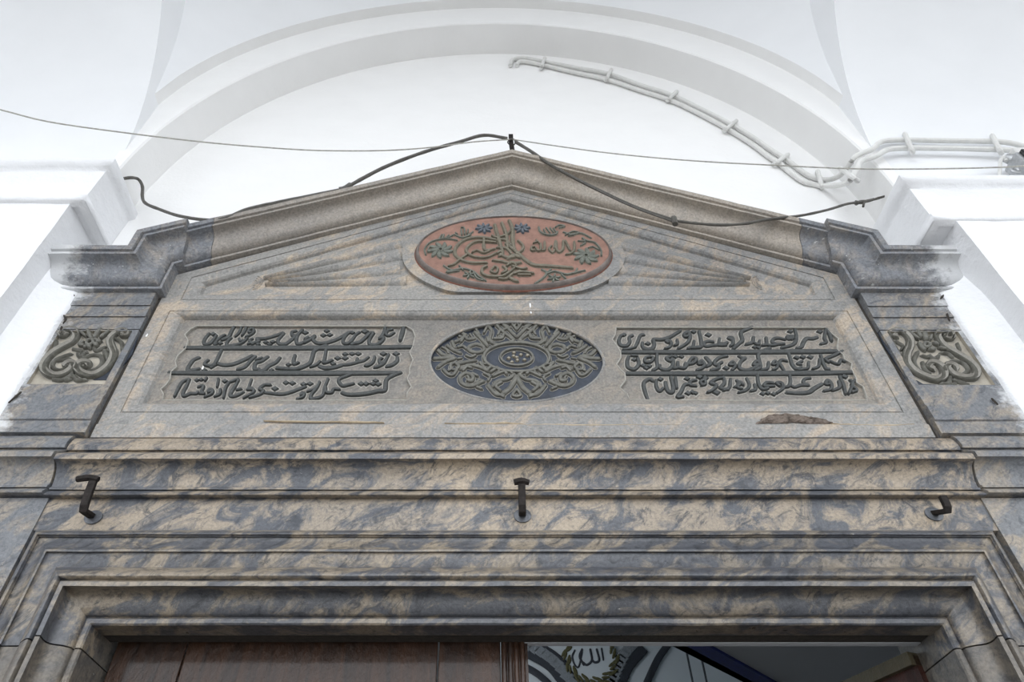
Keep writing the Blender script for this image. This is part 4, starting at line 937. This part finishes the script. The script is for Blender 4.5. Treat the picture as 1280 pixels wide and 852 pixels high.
# ================================================================== PEG, WIRES, CABLES
pg = at(641, 192, .055); pt = at(638.5, 169, .055)
peg = thing('iron_peg', tuple(pg), 'short rusty peg on the apex of the cornice holding the wires', 'peg')
mb = MB(); bar(mb, [pg + Vector((0.002, 0, -.03)), pg, pg.lerp(pt, .55) + Vector((-.002, 0, 0)), pt], .019, .012); mb.build('stake', M['iron'], peg, flat=True, bevel=.002)
mb = MB(); q = pg.lerp(pt, .62); mb.tube([q + Vector((.016 * math.cos(t), -.014 * math.sin(t), .004 * math.sin(t * 2))) for t in [2 * math.pi * i / 10 for i in range(11)]], .003, 6, 2); mb.build('binding', M['cable'], peg)
PEGF = .068
def run(pts): return [at(x, y, f) for x, y, f in pts]
mb = MB()
mb.tube(run([(-60, 124, .42), (0, 137, .40), (60, 152, .36), (150, 165, .30), (250, 177, .24), (330, 184, .19), (400, 188, .16), (480, 188, .125), (540, 184, .10), (590, 177.5, .085), (634, 174.5, PEGF), (646, 175, PEGF),
   (700, 183, .09), (760, 191, .11), (830, 198, .13), (900, 203, .15), (960, 206, .17), (1020, 209, .19), (1080, 211, .215), (1160, 211, .24), (1250, 209, .27), (1300, 206, .28)]), .0026, 6, 4)
tag(mb.build('thin_wire', M['wire']), 'thin pale wire stretched across the white lunette past the peg', 'wire')
mb = MB()
mb.tube(run([(155, 223, .10), (164, 222, .09), (173, 224, .06), (178, 233, .05), (178, 246, .05), (182, 254, .055), (198, 261, .06), (225, 270, .075), (262, 275, .09), (285, 271, .095), (310, 261, .095), (350, 252, .09), (395, 243, .085), (430, 236, .08)]), .0062, 8, 5, 0, None, .15)
mb.tube(run([(262, 274, .095), (290, 268, .098), (325, 259, .098), (370, 249, .092), (430, 235, .085)]), .003, 6, 4)
mb.tube(run([(430, 236, .08), (455, 222, .075), (485, 207, .07), (530, 190, .07), (575, 177, .07), (605, 169, .07), (634, 173, PEGF)]), .0072, 8, 5, 0, None, .15)
mb.tube(run([(424, 237, .084), (431, 235.5, .084), (438, 231, .082)]), .0105, 8, 3)
tag(mb.build('left_cable', M['cable']), 'dark grey cable rising along the left slope of the cornice to the peg', 'cable')
mb = MB()
mb.tube(run([(645, 177.5, PEGF), (665, 190, .085), (690, 207, .105), (725, 226, .115), (760, 243, .12), (800, 261, .12), (845, 276, .12)]), .0072, 8, 5, 0, .0062, .15)
mb.tube(run([(700, 213, .112), (740, 234, .12), (790, 258, .122), (845, 278, .122)]), .0035, 6, 4)
mb.tube(run([(845, 276, .12), (870, 279, .118), (900, 281, .115), (930, 279.5, .11), (960, 274, .10), (1000, 269.5, .09), (1035, 262, .08), (1060, 254.5, .07), (1082, 252, .06), (1098, 247.5, .06), (1116, 242, .07)]), .0058, 8, 5, 0, .0045, .3)
mb.tube(run([(1070, 253.5, .062), (1082, 251.5, .06), (1092, 248.5, .05)]), .009, 8, 4, 0, .004, .6)
mb.tube(run([(1080, 253, .062), (1079, 258, .066)]), .0045, 6, 3)
mb.tube(run([(842, 272, .122), (844, 280, .124)]), .010, 8, 3)
tag(mb.build('right_cable', M['cable']), 'dark grey cable sagging down the right slope of the cornice from the peg', 'cable')
# --- conduits
LF = -LUN + .014
def cp(x, y, o=0.0):
    if x <= 1040: f = LF + o
    elif x >= 1066: f = .152 + o
    else: f = LF + o + (.152 - LF) * (x - 1040) / 26
    return at(x, y, f)
con = thing('electrical_conduit', tuple(at(640, 80, LF)), 'pair of white painted conduit pipes following the arch and running right above the pier', 'conduit')
LOWP = [(646, 82), (650, 77), (668, 79), (720, 91), (757, 99), (800, 113), (840, 126), (880, 145), (911, 162), (940, 180), (960, 195), (975, 205), (990, 217), (1005, 227), (1025, 232), (1050, 231), (1063, 225), (1070, 212), (1077, 201), (1095, 195), (1110, 187), (1135, 185), (1190, 185.5), (1247, 187), (1275, 189), (1300, 196)]
UPP = [(638, 82), (641, 74.5), (655, 72.5), (680, 77), (720, 84.5), (760, 92), (800, 106), (840, 119), (880, 138), (913, 155), (940, 171), (960, 185), (985, 201), (1010, 219), (1030, 224.5), (1047, 221), (1060, 208), (1070, 195), (1090, 186.5), (1102, 177), (1130, 175), (1190, 176), (1235, 176.5), (1262, 178.5), (1290, 186)]
for L in (LOWP, UPP):
    mb = MB(); mb.tube([cp(*p) for p in L], .0105, 10, 5); mb.build('pipe', M['pipe'], con)
for (x0_, y0_), (x1_, y1_) in (((681, 73), (676, 86)), ((764, 87), (757, 101)), ((846, 114), (834, 126)), ((920, 151), (904, 164)), ((985, 193), (966, 206)), ((1022, 214), (1028, 235)), ((1050, 210), (1072, 226)), ((1131, 167), (1141, 191)), ((1240, 169), (1252, 192))):
    mb = MB(); a, b = cp(x0_, y0_, -.004), cp(x1_, y1_, -.004); m1, m2 = cp(x0_ * .75 + x1_ * .25, y0_ * .75 + y1_ * .25, .014), cp(x0_ * .25 + x1_ * .75, y0_ * .25 + y1_ * .75, .014)
    mb.tube([a, m1, m2, b], .0095, 8, 4, 0, None, .25); mb.build('clip', M['pipe'], con)
# --- small floodlight at the right edge
fl_ = at(1268, 200, .17)
fd = thing('floodlight', tuple(fl_), 'small grey floodlight on a bent bracket at the right edge above the pier', 'lamp')
mb = MB()
a = at(1250, 219, .17); 
mb.tube([at(1249, 222, .17), at(1250, 208, .172), at(1251, 200, .175), at(1255, 196, .18), at(1258, 201, .18)], .0065, 8, 5); mb.build('bracket', M['pipe'], fd)
mb = MB(); mb.tube([at(1256, 197, .18), at(1263, 199, .18), at(1272, 203, .18)], .016, 12, 3, 0, .022); mb.build('neck', M['steel'], fd)
mb = MB(); c0 = at(1290, 206, .19)
mb.box(c0.x - .055, c0.x + .09, c0.y - .03, c0.y + .05, c0.z - .05, c0.z + .045); mb.build('housing', M['steel'], fd, flat=True, bevel=.008)
mb = MB(); mb.box(c0.x - .045, c0.x + .08, c0.y - .045, c0.y - .0305, c0.z - .042, c0.z + .037); mb.build('glass', M['black'], fd, flat=True, bevel=.003)
mb = MB(); c1 = at(1278, 190, .20); mb.box(c1.x - .035, c1.x + .10, c1.y - .01, c1.y + .05, c1.z - .02, c1.z + .02); mb.build('junction_box', M['pipe'], fd, flat=True, bevel=.006)
mb = MB(); lg = at(1269, 213, .19); mb.tube([lg + Vector((.014 * math.cos(t), 0, .014 * math.sin(t))) for t in [2 * math.pi * i / 8 for i in range(9)]], .005, 6, 2); mb.build('lug', M['steel'], fd)
